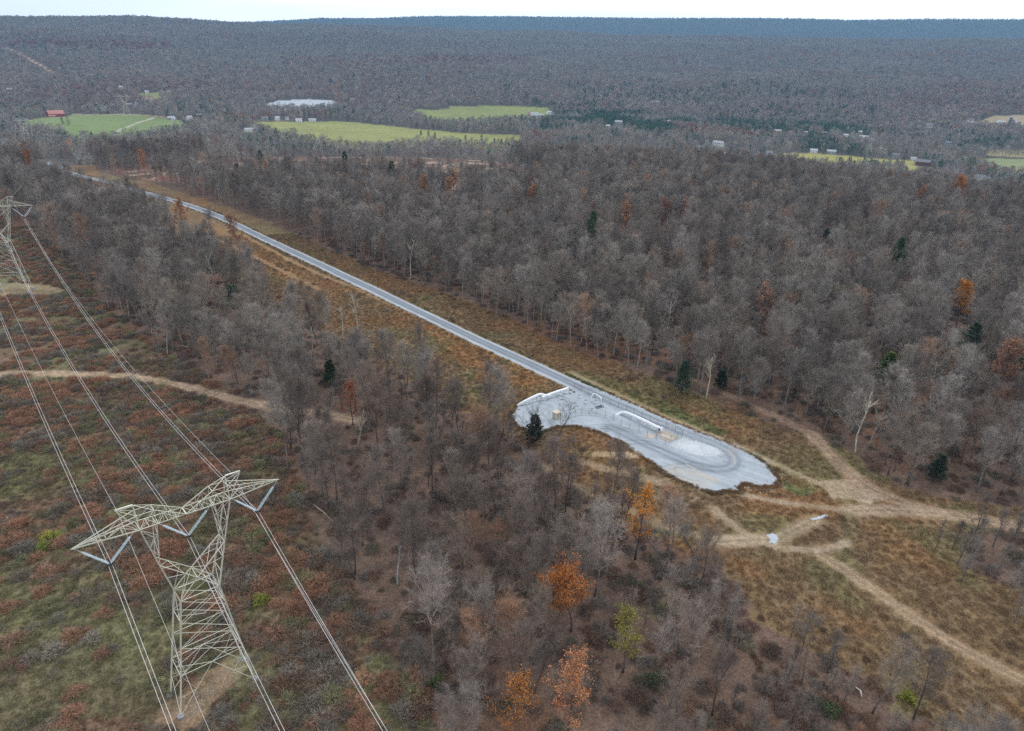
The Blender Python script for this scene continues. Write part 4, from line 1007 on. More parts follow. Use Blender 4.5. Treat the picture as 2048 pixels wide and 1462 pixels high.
# brambles of the power line strip
Xb, Yb = jitter_grid(40, 560, 1.55, 61, 42); mA = inside(Xb, Yb, CORR_A); Xb, Yb = Xb[mA], Yb[mA]
zb = terrain(Xb, Yb); v = in_view(Xb, Yb, zb, 40) & open_ground(Xb, Yb); Xb, Yb = Xb[v], Yb[v]; rb_ = np.hypot(Xb, Yb)
f1 = fbm(Xb, Yb, 8, 161, 3); f2 = fbm(Xb, Yb, 30, 162, 3); grass = np.zeros(len(Xb))
for P_, *_r in (PATCH[5], PATCH[6], PATCH[7], PATCH[8]): grass = np.maximum(grass, inside(Xb, Yb, P_) * 1.0)
p_ = (smooth(.40, .55, f1) * .75 + .12) * (1 - .72 * grass); keep = rg.random_sample(len(Xb)) < p_
Xb, Yb, f1, f2, rb_ = Xb[keep], Yb[keep], f1[keep], f2[keep], rb_[keep]; nb_ = len(Xb)
pal = np.array([[.225, .132, .092], [.195, .122, .085], [.165, .122, .088], [.18, .162, .135], [.155, .128, .10], [.17, .165, .09], [.25, .14, .09]])
sel = (fbm(Xb, Yb, 5, 163, 2) * 1.7 + rg.random_sample(nb_) * .5 - .35); sel = np.clip(sel, 0, .999)
ti = pal[(sel * 7).astype(int)] * rg.uniform(.85, 1.4, nb_)[:, None]
sb = rg.uniform(.55, 1.35, nb_) * (.6 + .8 * f1)
scatter('bramble_thicket', 'rust and brown bramble thickets filling the power line strip', cB, Xb, Yb, rg.randint(0, 4, nb_), np.column_stack([sb, sb, sb * rg.uniform(.6, 1.1, nb_)]), ti, lean=.1, seed=7)
# undergrowth of the woods
Xu, Yu = jitter_grid(45, 420, 2.1, 62, 42); zu = terrain(Xu, Yu); ru = np.hypot(Xu, Yu)
v = in_view(Xu, Yu, zu, 40) & ~inside(Xu, Yu, CORR_A) & ~inside(Xu, Yu, CORR_B) & ~inside(Xu, Yu, PAD) & open_ground(Xu, Yu); Xu, Yu, ru = Xu[v], Yu[v], ru[v]
k = rg.random_sample(len(Xu)) < (.25 + .5 * smooth(.4, .6, fbm(Xu, Yu, 17, 164, 3))) * np.where(inside(Xu, Yu, lowwoods), 1.0, .5); Xu, Yu = Xu[k], Yu[k]; nu = len(Xu)
palu = np.array([[.175, .108, .08], [.155, .112, .09], [.175, .155, .14], [.15, .128, .112], [.19, .118, .08], [.145, .135, .095]])
tu = palu[rg.randint(0, 6, nu)] * rg.uniform(.75, 1.2, nu)[:, None]; su = rg.uniform(.5, 1.2, nu)
scatter('woodland_undergrowth', 'rust brown undergrowth and leafy scrub on the floor of the woods', cB, Xu, Yu, rg.randint(0, 4, nu), np.column_stack([su, su, su * rg.uniform(.6, 1.3, nu)]), tu, lean=.1, seed=8)
# dry grass of the pipeline strip and the clearing
Xg, Yg = jitter_grid(45, 420, 1.35, 63, 42); mB = inside(Xg, Yg, CORR_B) | (inside(Xg, Yg, CORR_A) & (np.hypot(Xg, Yg) < 250)); Xg, Yg = Xg[mB], Yg[mB]
v = in_view(Xg, Yg, terrain(Xg, Yg), 30) & open_ground(Xg, Yg); Xg, Yg = Xg[v], Yg[v]; cg = cover(Xg, Yg); ng_ = len(Xg)
tg = cg * rg.uniform(1.1, 1.5, ng_)[:, None]; sg = rg.uniform(.6, 1.3, ng_)
scatter('dry_grass', 'tufts of brown and olive dry grass on the open ground', cT, Xg, Yg, rg.randint(0, 3, ng_), np.column_stack([sg, sg, sg]), tg, lean=.1, seed=9)
Xh, Yh = jitter_grid(45, 380, 3.2, 64, 42); mB = inside(Xh, Yh, CORR_B); Xh, Yh = Xh[mB], Yh[mB]; v = in_view(Xh, Yh, terrain(Xh, Yh), 30) & open_ground(Xh, Yh); Xh, Yh = Xh[v], Yh[v]
k = rg.random_sample(len(Xh)) < .34 * smooth(.48, .62, fbm(Xh, Yh, 15, 165, 3)); Xh, Yh = Xh[k], Yh[k]; nh = len(Xh)
palh = np.array([[.18, .12, .08], [.16, .11, .078], [.22, .135, .075], [.17, .15, .12], [.21, .155, .09]]); Xe, Ye = [], []
th_ = palh[rg.randint(0, 5, nh)] * rg.uniform(.7, 1.2, nh)[:, None]; sh_ = rg.uniform(.35, .85, nh)
scatter('low_brush', 'low brown brush dotted over the pipeline strip and the clearing', cB, Xh, Yh, rg.randint(0, 4, nh), np.column_stack([sh_, sh_, sh_ * .9]), th_, lean=.1, seed=10)
pe = np.vstack([PAD, PAD[:1]]); pe = densify(pe, 60); rd = densify(ROAD, 3); dn = np.gradient(rd, axis=0); dn /= np.linalg.norm(dn, axis=1)[:, None] + 1e-9; nn = np.stack([-dn[:, 1], dn[:, 0]], 1)
i1 = rg.randint(0, len(pe), 1500); q1 = pe[i1] + rg.normal(0, .4, (1500, 2)); i2 = rg.randint(0, len(rd), 4200); q2 = rd[i2] + nn[i2] * (rg.choice([-1, 1], 4200) * (3.5 + np.abs(rg.normal(0, .8, 4200))))[:, None]
qe = np.vstack([q1, q2]); qe = qe[dist_line(qe[:, 0], qe[:, 1], ROAD, 10) > 3.1]; ce = cover(qe[:, 0], qe[:, 1]) * rg.uniform(.95, 1.45, len(qe))[:, None]; se = rg.uniform(.3, .8, len(qe))
scatter('verge_weeds', 'weeds and dry tufts creeping in along the gravel edges', cT, qe[:, 0], qe[:, 1], rg.randint(0, 3, len(qe)), np.column_stack([se, se, se]), ce, lean=.1, seed=11, lift=.06)
print('brush', nb_, nu, ng_, nh)
for px_, py_, s, t, lb in [(100, 1082, 2.0, (.26, .28, .05), 'large yellow-green shrub left of the near pylon arm'), (88, 1100, 1.5, (.20, .24, .05), 'smaller green shrub touching the large yellow-green one'),
        (522, 1205, 1.5, (.22, .24, .05), 'yellow-green shrub right of the near pylon'), (1062, 1190, 1.2, (.12, .15, .06), 'dull green shrub left of the round rust tree'), (872, 1370, 1.4, (.09, .13, .05), 'dark green shrub low in the woods beside the right cable'),
        (1660, 1425, 1.5, (.11, .16, .07), 'pale green shrub at the bottom of the long trail'), (1312, 1368, 2.0, (.09, .11, .06), 'wide olive shrub in the lower woods'), (1815, 1398, 1.2, (.24, .24, .05), 'small yellow shrub right of the long trail bottom'), (440, 838, 1.2, (.2, .18, .07), 'straw-coloured shrub at the trail by the woods')]:
    p = at(px_, py_); mb = bush(int(px_), s * 1.15, s * 1.2, 900, .13, .55); o = mb.build('shrub', M['leaf']); o.location = (p[0], p[1], gz(*p)); o['tint'] = list(t); tag(o, lb, 'shrub')
# fallen trunks
for k, (a, b, t, lb) in enumerate([((627, 1012), (668, 1050), (.26, .20, .16), 'long fallen trunk in the woods beside the power line, left one'), ((676, 1002), (708, 1040), (.26, .20, .16), 'fallen trunk just right of the long one'), ((1618, 814), (1672, 813), (.07, .06, .055), 'dark log lying at the forest edge, upper right'),
        ((1700, 800), (1722, 832), (.08, .07, .06), 'dark leaning log near the tall white trunk'), ((888, 1152), (902, 1142), (.45, .38, .34), 'short pale log in the lower woods'), ((1085, 1265), (1120, 1290), (.34, .28, .24), 'pale bent branch lying left of the round rust tree'),
        ((1710, 1378), (1722, 1398), (.45, .40, .34), 'pale broken log by the foot of the long trail'), ((360, 692), (384, 702), (.36, .33, .30), 'pale fallen trunk at the wood edge by the brambles')]):
    p, q = at(*a), at(*b); mb = MB(); mb.tube([(p[0], p[1], gz(*p) + .4), ((p[0] + q[0]) / 2 + .3, (p[1] + q[1]) / 2, gz(*p) + .7), (q[0], q[1], gz(*q) + .5)], [.2, .16, .09], 6)
    o = mb.build('fallen_log', M['bark'], None, True); o['tint'] = list(t); tag(o, lb, 'log')

# ============================ THE POWER LINE ============================
def unit_bar():
    m = MB(); pr = [(-.5, -.5), (.5, -.5), (.5, -.28), (-.28, -.28), (-.28, .5), (-.5, .5)]     # an angle section
    vs = [(a, b, 0) for a, b in pr] + [(a, b, 1) for a, b in pr]
    m.add(vs, [(i, (i + 1) % 6, 6 + (i + 1) % 6, 6 + i) for i in range(6)] + [(5, 4, 3, 2, 1, 0), (6, 7, 8, 9, 10, 11)]); return m.mesh('angle_bar', M['steel'])
BAR = unit_bar()
def bar_matrix(p, q, t):
    p, q = Vector(p), Vector(q); d = q - p; L = d.length; z = d / L
    x = z.cross(Vector((0, 0, 1))) if abs(z.z) < .95 else z.cross(Vector((0, 1, 0)))
    x.normalize(); y = z.cross(x)
    return Matrix(((x.x * t, y.x * t, z.x * L, p.x), (x.y * t, y.y * t, z.y * L, p.y), (x.z * t, y.z * t, z.z * L, p.z), (0, 0, 0, 1)))
def tower_members():
    mem = []
    def m(kind, a, b, t): mem.append((kind, np.array(a, float), np.array(b, float), t))
    def lerp(a, b, t): return np.array(a) * (1 - t) + np.array(b) * t
    def zig(a0, a1, b0, b1, n, t, flip=False, rungs=False):
        for i in range(n):
            s, e = i / n, (i + 1) / n; A0, A1, B0, B1 = lerp(a0, a1, s), lerp(a0, a1, e), lerp(b0, b1, s), lerp(b0, b1, e)
            if (i % 2 == 0) != flip: m('brace', A0, B1, t)
            else: m('brace', B0, A1, t)
            if rungs and i: m('brace', A0, B0, t)
    F = lambda s, v: (s * 6.09, v * 2.68, 0); W = lambda s, v: (s * 2.95, v * 1.64, 21.39); E_ = lambda s, v: (s * 4.74, v * 1.2, 28.87)
    B = lambda v: (0, v * 1.5, 24.43); BO = lambda s, v: (s * 6.38, v * 1.25, 36.1); BI = lambda s, v: (s * 4.1, v * 1.15, 36.0); BC = lambda v: (0, v * 1.0, 36.0)
    UI = lambda s, v: (s * 4.1, v * .85, 38.3); UO = lambda s, v: (s * 6.4, v * .85, 38.3); TP = lambda s: (s * 14.74, 0, 35.9); PI_ = lambda s: (s * 6.48, 0, 39.67); PO = lambda s: (s * 8.77, 0, 39.7)
    lv = [0, .36, .60, .82, 1.0]
    for s in (-1, 1):
        for v in (-1, 1):
            m('leg', F(s, v), W(s, v), .22); m('leg', W(s, v), E_(s, v), .19); m('leg', E_(s, v), BO(s, v), .16)
            m('column_chord', E_(s, v), BI(s, v), .12); m('window_chord', E_(s, v), B(v), .14); m('window_chord', W(s, v), B(v), .13)
            m('beam_chord', BO(s, v), BC(v), .13); m('beam_chord', UI(s, v), BC(v), .11); m('peak_chord', PI_(s), UI(s, v), .10); m('peak_chord', BO(s, v), PI_(s), .11); m('arm_chord', BO(s, v), TP(s), .13); m('arm_chord', UO(s, v), TP(s), .11)
            m('brace', UI(s, v), UO(s, v), .08); m('brace', UI(s, v), BI(s, v), .08); m('brace', UO(s, v), BO(s, v), .09); m('brace', UI(s, v), BO(s, v), .07)
            zig(E_(s, v), BO(s, v), E_(s, v), BI(s, v), 4, .07, v > 0); zig(W(s, v), E_(s, v), lerp(W(s, v), B(v), .999), E_(s, v), 3, .08)
            zig(BO(s, v), TP(s), UO(s, v), TP(s), 4, .07, False, True); zig(UI(s, v), BC(v), BI(s, v), BC(v), 4, .07, True, True)
            m('brace', PO(s), UO(s, v), .08)
        m('peak_arm', PI_(s), PO(s), .26); m('brace', PO(s), BO(s, -1), .08)
        # faces between front and back
        zig(F(s, -1), W(s, -1), F(s, 1), W(s, 1), 5, .07); zig(W(s, -1), E_(s, -1), W(s, 1), E_(s, 1), 3, .07, False, True); zig(E_(s, -1), BO(s, -1), E_(s, 1), BO(s, 1), 4, .07)
        zig(E_(s, -1), BI(s, -1), E_(s, 1), BI(s, 1), 4, .06, True); zig(BO(s, -1), TP(s), BO(s, 1), TP(s), 4, .06, False, True); zig(BO(s, -1), BC(-1), BO(s, 1), BC(1), 5, .06, False, True)
        m('brace', BO(s, -1), BO(s, 1), .08); m('brace', UI(s, -1), UI(s, 1), .08); m('brace', UO(s, -1), UO(s, 1), .08); m('brace', BI(s, -1), BI(s, 1), .08); m('brace', E_(s, -1), E_(s, 1), .08)
        m('girder', W(s, -1), W(s, 1), .10); m('brace', W(s, -1), B(1), .08); m('brace', W(s, 1), B(-1), .08)
        zig(E_(s, -1), B(-1), E_(s, 1), B(1), 3, .07)
    m('girder', B(-1), B(1), .10); m('brace', BC(-1), BC(1), .16)
    for v in (-1, 1):
        m('girder', W(-1, v), W(1, v), .13)
        for i in range(4):
            a0, a1, b0, b1 = lerp(F(-1, v), W(-1, v), lv[i]), lerp(F(-1, v), W(-1, v), lv[i + 1]), lerp(F(1, v), W(1, v), lv[i]), lerp(F(1, v), W(1, v), lv[i + 1])
            if i == 0:
                top = (a1 + b1) / 2; m('brace', a0, top, .09); m('brace', b0, top, .09); m('girder', a1, b1, .09)
                m('brace', lerp(a0, a1, .45), lerp(a0, top, .5), .06); m('brace', lerp(b0, b1, .45), lerp(b0, top, .5), .06); m('brace', a1, lerp(a0, top, .5), .06); m('brace', b1, lerp(b0, top, .5), .06)
            else:
                m('brace', a0, b1, .075); m('brace', b0, a1, .075)
                if i in (1, 3): m('girder', a1, b1, .09)
    for i in (1, 3):
        c = [lerp(F(s, v), W(s, v), lv[i]) for s, v in ((-1, -1), (1, -1), (1, 1), (-1, 1))]
        m('girder', c[0], c[3], .08); m('girder', c[1], c[2], .08); m('brace', (c[0] + c[1]) / 2, (c[1] + c[2]) / 2, .06); m('brace', (c[0] + c[1]) / 2, (c[0] + c[3]) / 2, .06); m('brace', (c[2] + c[3]) / 2, (c[1] + c[2]) / 2, .06); m('brace', (c[2] + c[3]) / 2, (c[0] + c[3]) / 2, .06)
    return mem
def insulator_mesh(L, k=26):
    mb = MB(); n = 8
    for off in (-.17, .17):
        vs = []; fs = []; prof = [(0, .03)]
        for i in range(k):
            z0 = .25 + (L - .5) * i / k; z1 = z0 + (L - .5) / k; prof += [(z0 + .01, .04), (z0 + (z1 - z0) * .45, .125), (z0 + (z1 - z0) * .6, .13), (z1 - .02, .05)]
        prof.append((L, .03))
        for z, r in prof:
            for a in range(n): vs.append((off + r * math.cos(a * 6.2832 / n), r * math.sin(a * 6.2832 / n), z))
        for i in range(len(prof) - 1):
            for a in range(n): fs.append((i * n + a, i * n + (a + 1) % n, (i + 1) * n + (a + 1) % n, (i + 1) * n + a))
        mb.add(vs, fs)
    mb.box(0, 0, .06, .5, .06, .12); mb.box(0, 0, L - .06, .5, .06, .12)
    return mb.mesh('insulator', M['insulator'])
CON_Z, CON_U = 31.45, (-10.69, 0.0, 10.69)
HANG = {0: (-14.4, -6.6), 1: (-4.1, 4.1), 2: (6.6, 14.4)}
INS = insulator_mesh(4.3)
def frame_along(p, q):
    z = (Vector(q) - Vector(p)).normalized(); y = Vector((0, 1, 0)); x = y.cross(z).normalized(); x2 = z.cross(y).normalized(); y2 = Vector((0, 1, 0)); 
    xx = y2; yy = z.cross(xx)
    return Matrix(((xx.x, yy.x, z.x, p[0]), (xx.y, yy.y, z.y, p[1]), (xx.z, yy.z, z.z, p[2]), (0, 0, 0, 1)))
MEM = tower_members()
print('tower members', len(MEM))
pier = MB(); pier.tube([(0, 0, -.6), (0, 0, .25)], [.55, .55], 16); PIER = pier.mesh('footing', M['concrete'])
rodm = MB(); rodm.tube([(0, 0, 0), (0, 0, 1)], [.03, .03], 5); ROD = rodm.mesh('link_rod', M['steel_pale'])
def pylon(base, yaw, lean, label, full=True, group='lattice pylons of the power line', scale=1.0, thick=1.0):
    a = Vector((math.cos(yaw), math.sin(yaw), 0)); l = Vector((-a.y, a.x, 0)); u = Vector((0, 0, 1))
    a2 = a * math.cos(lean) - u * math.sin(lean); u2 = u * math.cos(lean) + a * math.sin(lean)
    MW = Matrix(((a2.x * scale, l.x * scale, u2.x * scale, base[0]), (a2.y * scale, l.y * scale, u2.y * scale, base[1]), (a2.z * scale, l.z * scale, u2.z * scale, base[2]), (0, 0, 0, 1)))
    o = empty('lattice_pylon', base); o.matrix_world = MW; tag(o, label, 'pylon', group)
    if full:
        for kind, p, q, t in MEM:
            c = put(kind, BAR, o); c.matrix_parent_inverse = Matrix(); c.matrix_local = bar_matrix(p, q, t)
        for s in (-1, 1):
            for v in (-1, 1): f = put('footing', PIER, o); f.location = (s * 6.12, v * 2.7, 0)
    else:
        mb = MB(); lg = MB()
        for kind, p, q, t in MEM: (lg if kind in ('leg', 'arm_chord', 'beam_chord') else mb).tube([p, q], t * .5 * thick, 3, False)
        mb.build('lattice', M['steel'], o); lg.build('main_frame', M['steel'], o)
    for k, c in enumerate(CON_U):
        for h in HANG[k]:
            lo = Vector((c, 0, CON_Z)); hi = Vector((h, 0, 35.75)); L = (hi - lo).length; d = (hi - lo) / L
            q = put('insulator_string', INS, o); q.matrix_local = frame_along(lo + d * .2, hi)
            r = put('link_rod', ROD, q); r.location = (0, 0, 4.3); r.scale = (1, 1, L - 4.5)
        yk = MB(); yk.box(c, 0, CON_Z - .15, .9, .12, .3); yk.build('yoke_plate', M['dark'], o)
    return MW
z1 = gz(*T1)
T2P = (-213.5, 279.0); T3P = at(57, 291); T4P = at(254, 229); T5P = at(335, 217)
W1 = pylon((T1[0], T1[1], z1), T_YAW, .027, 'tall pale green steel lattice pylon in the lower left brush')
W2 = pylon((T2P[0], T2P[1], 1.0 if abs(gz(*T2P)) < 3 else gz(*T2P)), .31, 0.0, 'steel lattice pylon half cut off by the left frame edge')
W3 = pylon((T3P[0], T3P[1], gz(*T3P)), .10, 0, 'small distant lattice pylon below the red barn, left', False, thick=1.5)
W4 = pylon((T4P[0], T4P[1], gz(*T4P)), .35, 0, 'faint far pylon standing behind the left green field', False, thick=1.5)
W5 = pylon((T5P[0], T5P[1], gz(*T5P)), .45, 0, 'faint farthest pylon below the tan and green fields', False, thick=1.5)
W0 = W1.copy(); _l = Vector((-math.sin(T_YAW), math.cos(T_YAW), 0)); W0.translation = W1.translation - (_l * math.cos(.02) + Vector((math.cos(T_YAW), math.sin(T_YAW), 0)) * math.sin(.02)) * 262 - Vector((0, 0, 22))
def attach(Wm, u, w): return Wm @ Vector((u, 0, w))
def span(p, q, sag, n):
    out = []
    for i in range(n + 1):
        t = i / n; a = p.lerp(q, t); a.z -= 4 * sag * t * (1 - t); out.append(a)
    return out
def cable(name, ws, u, w, du, r, parent):
    pts = []
    sags = {0: 14.0, 1: 10.0, 2: 26.0, 3: 9.0, 4: 6.0}
    for i in range(len(ws) - 1):
        L = (ws[i + 1].translation - ws[i].translation).length; s = span(attach(ws[i], u + du, w), attach(ws[i + 1], u + du, w), sags[i] * (.8 if w > 35 else 1), 40)
        pts += s if not pts else s[1:]
    if parent is not None: pts = [p - Vector((T1[0], T1[1], 0)) for p in pts]
    mb = MB(); mb.tube(pts, r, 5, True); return mb.build(name, M['wire'], parent, True)
WS = [W0, W1, W2, W3, W4, W5]
ph = ('leftmost', 'middle', 'rightmost'); BARD = BAR.copy(); BARD.materials.clear(); BARD.materials.append(M['dark'])
for k, c in enumerate(CON_U):
    cp = empty('cable_pair', (T1[0], T1[1], 0)); tag(cp, '%s pair of bright aluminium cables hung under the near pylon' % ph[k], 'cable', 'paired power cables')
    for du in (-.25, .25): cable('cable', WS, c, CON_Z - .3, du, .033, cp)
    for i, (n_, sg_) in enumerate(((5, 14.0), (5, 10.0))):
        A, B_ = WS[i], WS[i + 1]
        for j in range(1, n_ + 1):
            t = (j - .5 + .13 * math.sin(k * 3 + j)) / n_; P0, Q0 = attach(A, c - .25, CON_Z - .3), attach(B_, c - .25, CON_Z - .3); P1, Q1 = attach(A, c + .25, CON_Z - .3), attach(B_, c + .25, CON_Z - .3)
            a_ = P0.lerp(Q0, t); b_ = P1.lerp(Q1, t); a_.z -= 4 * sg_ * t * (1 - t); b_.z -= 4 * sg_ * t * (1 - t)
            if a_.y < 10: continue
            o = put('spacer', BARD, cp); o.matrix_local = Matrix.Translation((-T1[0], -T1[1], 0)) @ bar_matrix(a_, b_, .10)
for u, s in ((-8.5, 'left'), (7.6, 'right')):
    o = cable('shield_wire', WS, u, 39.6, 0, .020, None); tag(o, 'single thin shield wire over the %s peak of the near pylon' % s, 'cable', 'shield wires')

# ============================ THE PIPELINE STATION ============================
def P3(px_, py_, up=0.0): p = at(px_, py_); return np.array([p[0], p[1], gz(*p) + up])
fence_px = [(1132, 839), (1150, 834), (1163, 829), (1178, 829), (1193, 829), (1210, 836), (1226, 842), (1242, 852), (1259, 858), (1277, 865), (1294, 873), (1312, 881), (1330, 889), (1341, 884), (1353, 879), (1364, 874),
            (1350, 866), (1331, 857), (1315, 852), (1299, 844), (1283, 837), (1267, 830), (1252, 823), (1236, 817), (1221, 810), (1205, 803), (1190, 797), (1176, 790), (1162, 783), (1148, 778)]
fp = [P3(*q) for q in fence_px]; fc = fp[0]
fo = empty('chain_link_fence', tuple(fc)); tag(fo, 'chain-link fence with grey posts round the gravel pipeline station', 'fence')
pm = MB(); pm.tube([(0, 0, -.2), (0, 0, 2.15)], [.05, .05], 6); pm.add([(-.05, 0, 2.1), (.05, 0, 2.1), (.18, .02, 2.4)], [(0, 1, 2)]); PM = pm.mesh('fence_post', M['fence'])
for q in fp: put('post', PM, fo, loc=tuple(q - fc))
rail = MB(); fab = MB()
for a, b in zip(fp[:-1], fp[1:]):
    a, b = a - fc, b - fc; rail.tube([a + [0, 0, 2.05], b + [0, 0, 2.05]], .022, 4, False); rail.tube([a + [0, 0, .1], b + [0, 0, .1]], .012, 3, False)
    L = np.linalg.norm(b - a); n = max(2, int(L / .22))
    for i in range(-9, n):
        for sg in (1, -1):
            t0, t1 = i / n, (i + 9) / n; z0, z1_ = (0.1, 2.05) if sg == 1 else (2.05, .1)
            c0, c1 = max(t0, 0), min(t1, 1)
            if c1 <= c0: continue
            f0, f1 = (c0 - t0) / (t1 - t0), (c1 - t0) / (t1 - t0)
            A = a + (b - a) * c0 + np.array([0, 0, z0 + (z1_ - z0) * f0]); B_ = a + (b - a) * c1 + np.array([0, 0, z0 + (z1_ - z0) * f1]); fab.tube([A, B_], .0035, 3, False)
rail.build('rail', M['fence'], fo); ff = fab.build('chain_link_mesh', M['fence'], fo); ff['kind'] = 'stuff'
def pipe_thing(name, pts, r, label, supports=(), flanges=(), cap=True, rise=0.0, mat='pipe'):
    o = empty(name, tuple(pts[0])); b = pts[0]; L = [p - b for p in pts]
    for _ in range(2):                                  # round the bends
        q = [L[0]]
        for a, c in zip(L[:-1], L[1:]): q += [a * .75 + c * .25, a * .25 + c * .75]
        q.append(L[-1]); L = q
    mb = MB(); mb.tube(L, r, 16); mb.build('pipe', M[mat], o, True)
    def atl(t):
        seg = [np.linalg.norm(c - a) for a, c in zip(L[:-1], L[1:])]; s = t * sum(seg)
        for (a, c), g in zip(zip(L[:-1], L[1:]), seg):
            if s <= g: return a + (c - a) * s / g, unit(c - a)
            s -= g
        return L[-1], unit(L[-1] - L[-2])
    for t in supports:
        p, d = atl(t); g = gz(p[0] + b[0], p[1] + b[1]) - b[2]; mb = MB(); h = p[2] - r * .8 - g
        mb.box(p[0], p[1], g + h / 2, .35, .35, h, math.atan2(d[1], d[0])); mb.box(p[0], p[1], g + .2, r * 2.2, r * 1.5, .22, math.atan2(d[1], d[0])); mb.box(p[0], p[1], p[2] - r * .75, .5, r * 2.1, .3, math.atan2(d[1], d[0])); mb.build('support', M['pipe'], o)
    for t in flanges:
        p, d = atl(t); mb = MB(); mb.tube([p - d * .12, p + d * .12], r * 1.28, 18); mb.build('flange', M['pipe'], o)
    tag(o, label, 'pipe'); return o
# big launcher pipe that climbs out of the gravel and runs towards the pad's tip
a = P3(1231, 830, -.5); b_ = P3(1243, 829, .9); c_ = P3(1258, 835, 1.35); d_ = P3(1321, 866, 1.3)
lp = pipe_thing('pipe_launcher', [a, b_, c_, d_], .52, 'big white pipe rising from the gravel and ending in a round closure', (.42, .62, .84), (.70, .93))
dd = unit(d_ - c_); mb = MB(); e0 = d_ - a; mb.tube([e0 - dd * .1, e0 + dd * .35], .68, 20); mb.tube([e0 + dd * .35, e0 + dd * .5], [.5, .42], 20); mb.build('closure', M['pipe'], lp)
mb = MB(); sx = np.cross(dd, [0, 0, 1]); hh = e0 + sx * .95; mb.box(hh[0], hh[1], hh[2] + .2, .3, .3, .9); mb.build('closure_latch', M['dark'], lp)
# the twin pipes at the back of the station
q = [P3(1033, 812, -.2), P3(1042, 812, 1.0), P3(1066, 804, 1.8), P3(1080, 800, 2.2), P3(1088, 799, 1.5), P3(1100, 800, 1.5)]
pipe_thing('pipe_run', q, .42, 'white pipe with a hump at the back left of the station', (.3, .55), (.45,))
q = [P3(1083, 802, 1.3), P3(1110, 793, 1.5), P3(1136, 785, 1.6)]
pt = pipe_thing('pipe_run', q, .45, 'straight white pipe on tall legs at the back of the station', (.12, .45, .72, .93), (.3, .6, .97))
q = [P3(1183, 800, -.1), P3(1183, 799, 1.7), P3(1188, 797, 1.9), P3(1199, 803, 1.7), P3(1202, 806, 1.5), P3(1202, 806, -.1)]
pipe_thing('vent_pipe_loop', q, .16, 'small white pipe loop like a gate near the road edge', (), (.12, .8))
def valve(px_, py_, label, h=1.5):
    p = P3(px_, py_); o = empty('valve', tuple(p)); mb = MB(); mb.tube([(0, 0, -.2), (0, 0, h)], .11, 10); mb.tube([(0, 0, h * .55), (0, 0, h * .8)], .24, 12); mb.build('stem', M['pipe'], o)
    mb = MB(); n = 16
    mb.tube([(math.cos(t) * .33, math.sin(t) * .33, h + .05) for t in np.linspace(0, 2 * math.pi, n + 1)], .035, 5, False); mb.tube([(-.33, 0, h + .05), (.33, 0, h + .05)], .025, 4); mb.tube([(0, -.33, h + .05), (0, .33, h + .05)], .025, 4); mb.build('handwheel', M['dark'], o)
    mb = MB(); mb.tube([(-.45, 0, h * .35), (.45, 0, h * .35)], .14, 10); mb.tube([(-.47, 0, h * .35), (-.40, 0, h * .35)], .24, 12); mb.tube([(.40, 0, h * .35), (.47, 0, h * .35)], .24, 12); mb.build('valve_body', M['pipe'], o); tag(o, label, 'valve')
valve(1186, 804, 'white valve with dark handwheel beside the small pipe loop'); valve(1158, 797, 'small white valve left of the small pipe loop', 1.1); valve(1190, 808, 'second valve, in front of the one by the pipe loop', 1.2); valve(1124, 799, 'short valve at the foot of the tall pipe leg', 1.0); valve(1171, 808, 'lone white riser in the middle of the gravel', 1.2)
sk = MB(); p = P3(1199, 815); so = empty('equipment_skid', tuple(p), .5); sk.box(0, 0, .25, 2.6, 1.2, .3); sk.build('skid_frame', M['fence'], so); sk = MB(); sk.tube([(-1, 0, .7), (1, 0, .7)], .16, 10); sk.box(.4, 0, .6, .4, .5, .5); sk.build('meter_tube', M['fence'], so); tag(so, 'low grey equipment skid in front of the small pipe loop', 'skid')
# cabinet
p = P3(1113, 837); cb = empty('equipment_cabinet', tuple(p), .62); mb = MB(); mb.box(0, 0, 1.15, 2.0, 1.7, 2.3); mb.build('cabinet_body', M['beige'], cb); mb = MB(); mb.box(0, 0, 2.35, 2.2, 1.9, .12); mb.build('roof', M['beige'], cb)
mb = MB(); mb.box(-.1, -.87, 1.1, .85, .05, 1.9); mb.build('door', M['tan'], cb); mb = MB(); mb.box(0, 0, .03, 2.6, 2.3, .14); mb.build('base_slab', M['concrete'], cb); tag(cb, 'beige equipment cabinet behind the big bare oak in the station', 'cabinet')
# marker post
p = P3(1183, 829); mk = empty('pipeline_marker', tuple(p)); mb = MB(); mb.tube([(0, 0, -.1), (0, 0, 1.9)], .06, 8); mb.build('post', M['white'], mk); mb = MB(); mb.tube([(0, 0, 1.0), (0, 0, 1.6)], .09, 8); mb.build('orange_sleeve', M['orange'], mk); mb = MB(); mb.box(0, 0, 2.05, .35, .05, .35); mb.build('marker_plate', M['dark'], mk); tag(mk, 'orange and white pipeline marker post at the bend of the fence', 'marker')
# flat mats and slab
for (ax, ay), (sx_, sy_), rz, m_, lb in (((1300, 873), (2.6, 2.6), -.55, 'tan', 'pale tan square mat lying in front of the big pipe'), ((1333, 874), (5.4, 1.9), -.62, 'tan', 'sandy concrete slab off the round end of the big pipe')):
    p = P3(ax, ay); mb = MB(); mb.box(0, 0, .16, sx_, sy_, .12, 0); mb.box(0, sy_ / 2 - .06, .24, sx_, .1, .05, 0); o = mb.build('ground_mat', M[m_]); o.location = tuple(p); o.rotation_euler = (0, 0, rz); tag(o, lb, 'mat')
for ax, ay in ((1090, 797), (1107, 800), (1117, 794)): pass

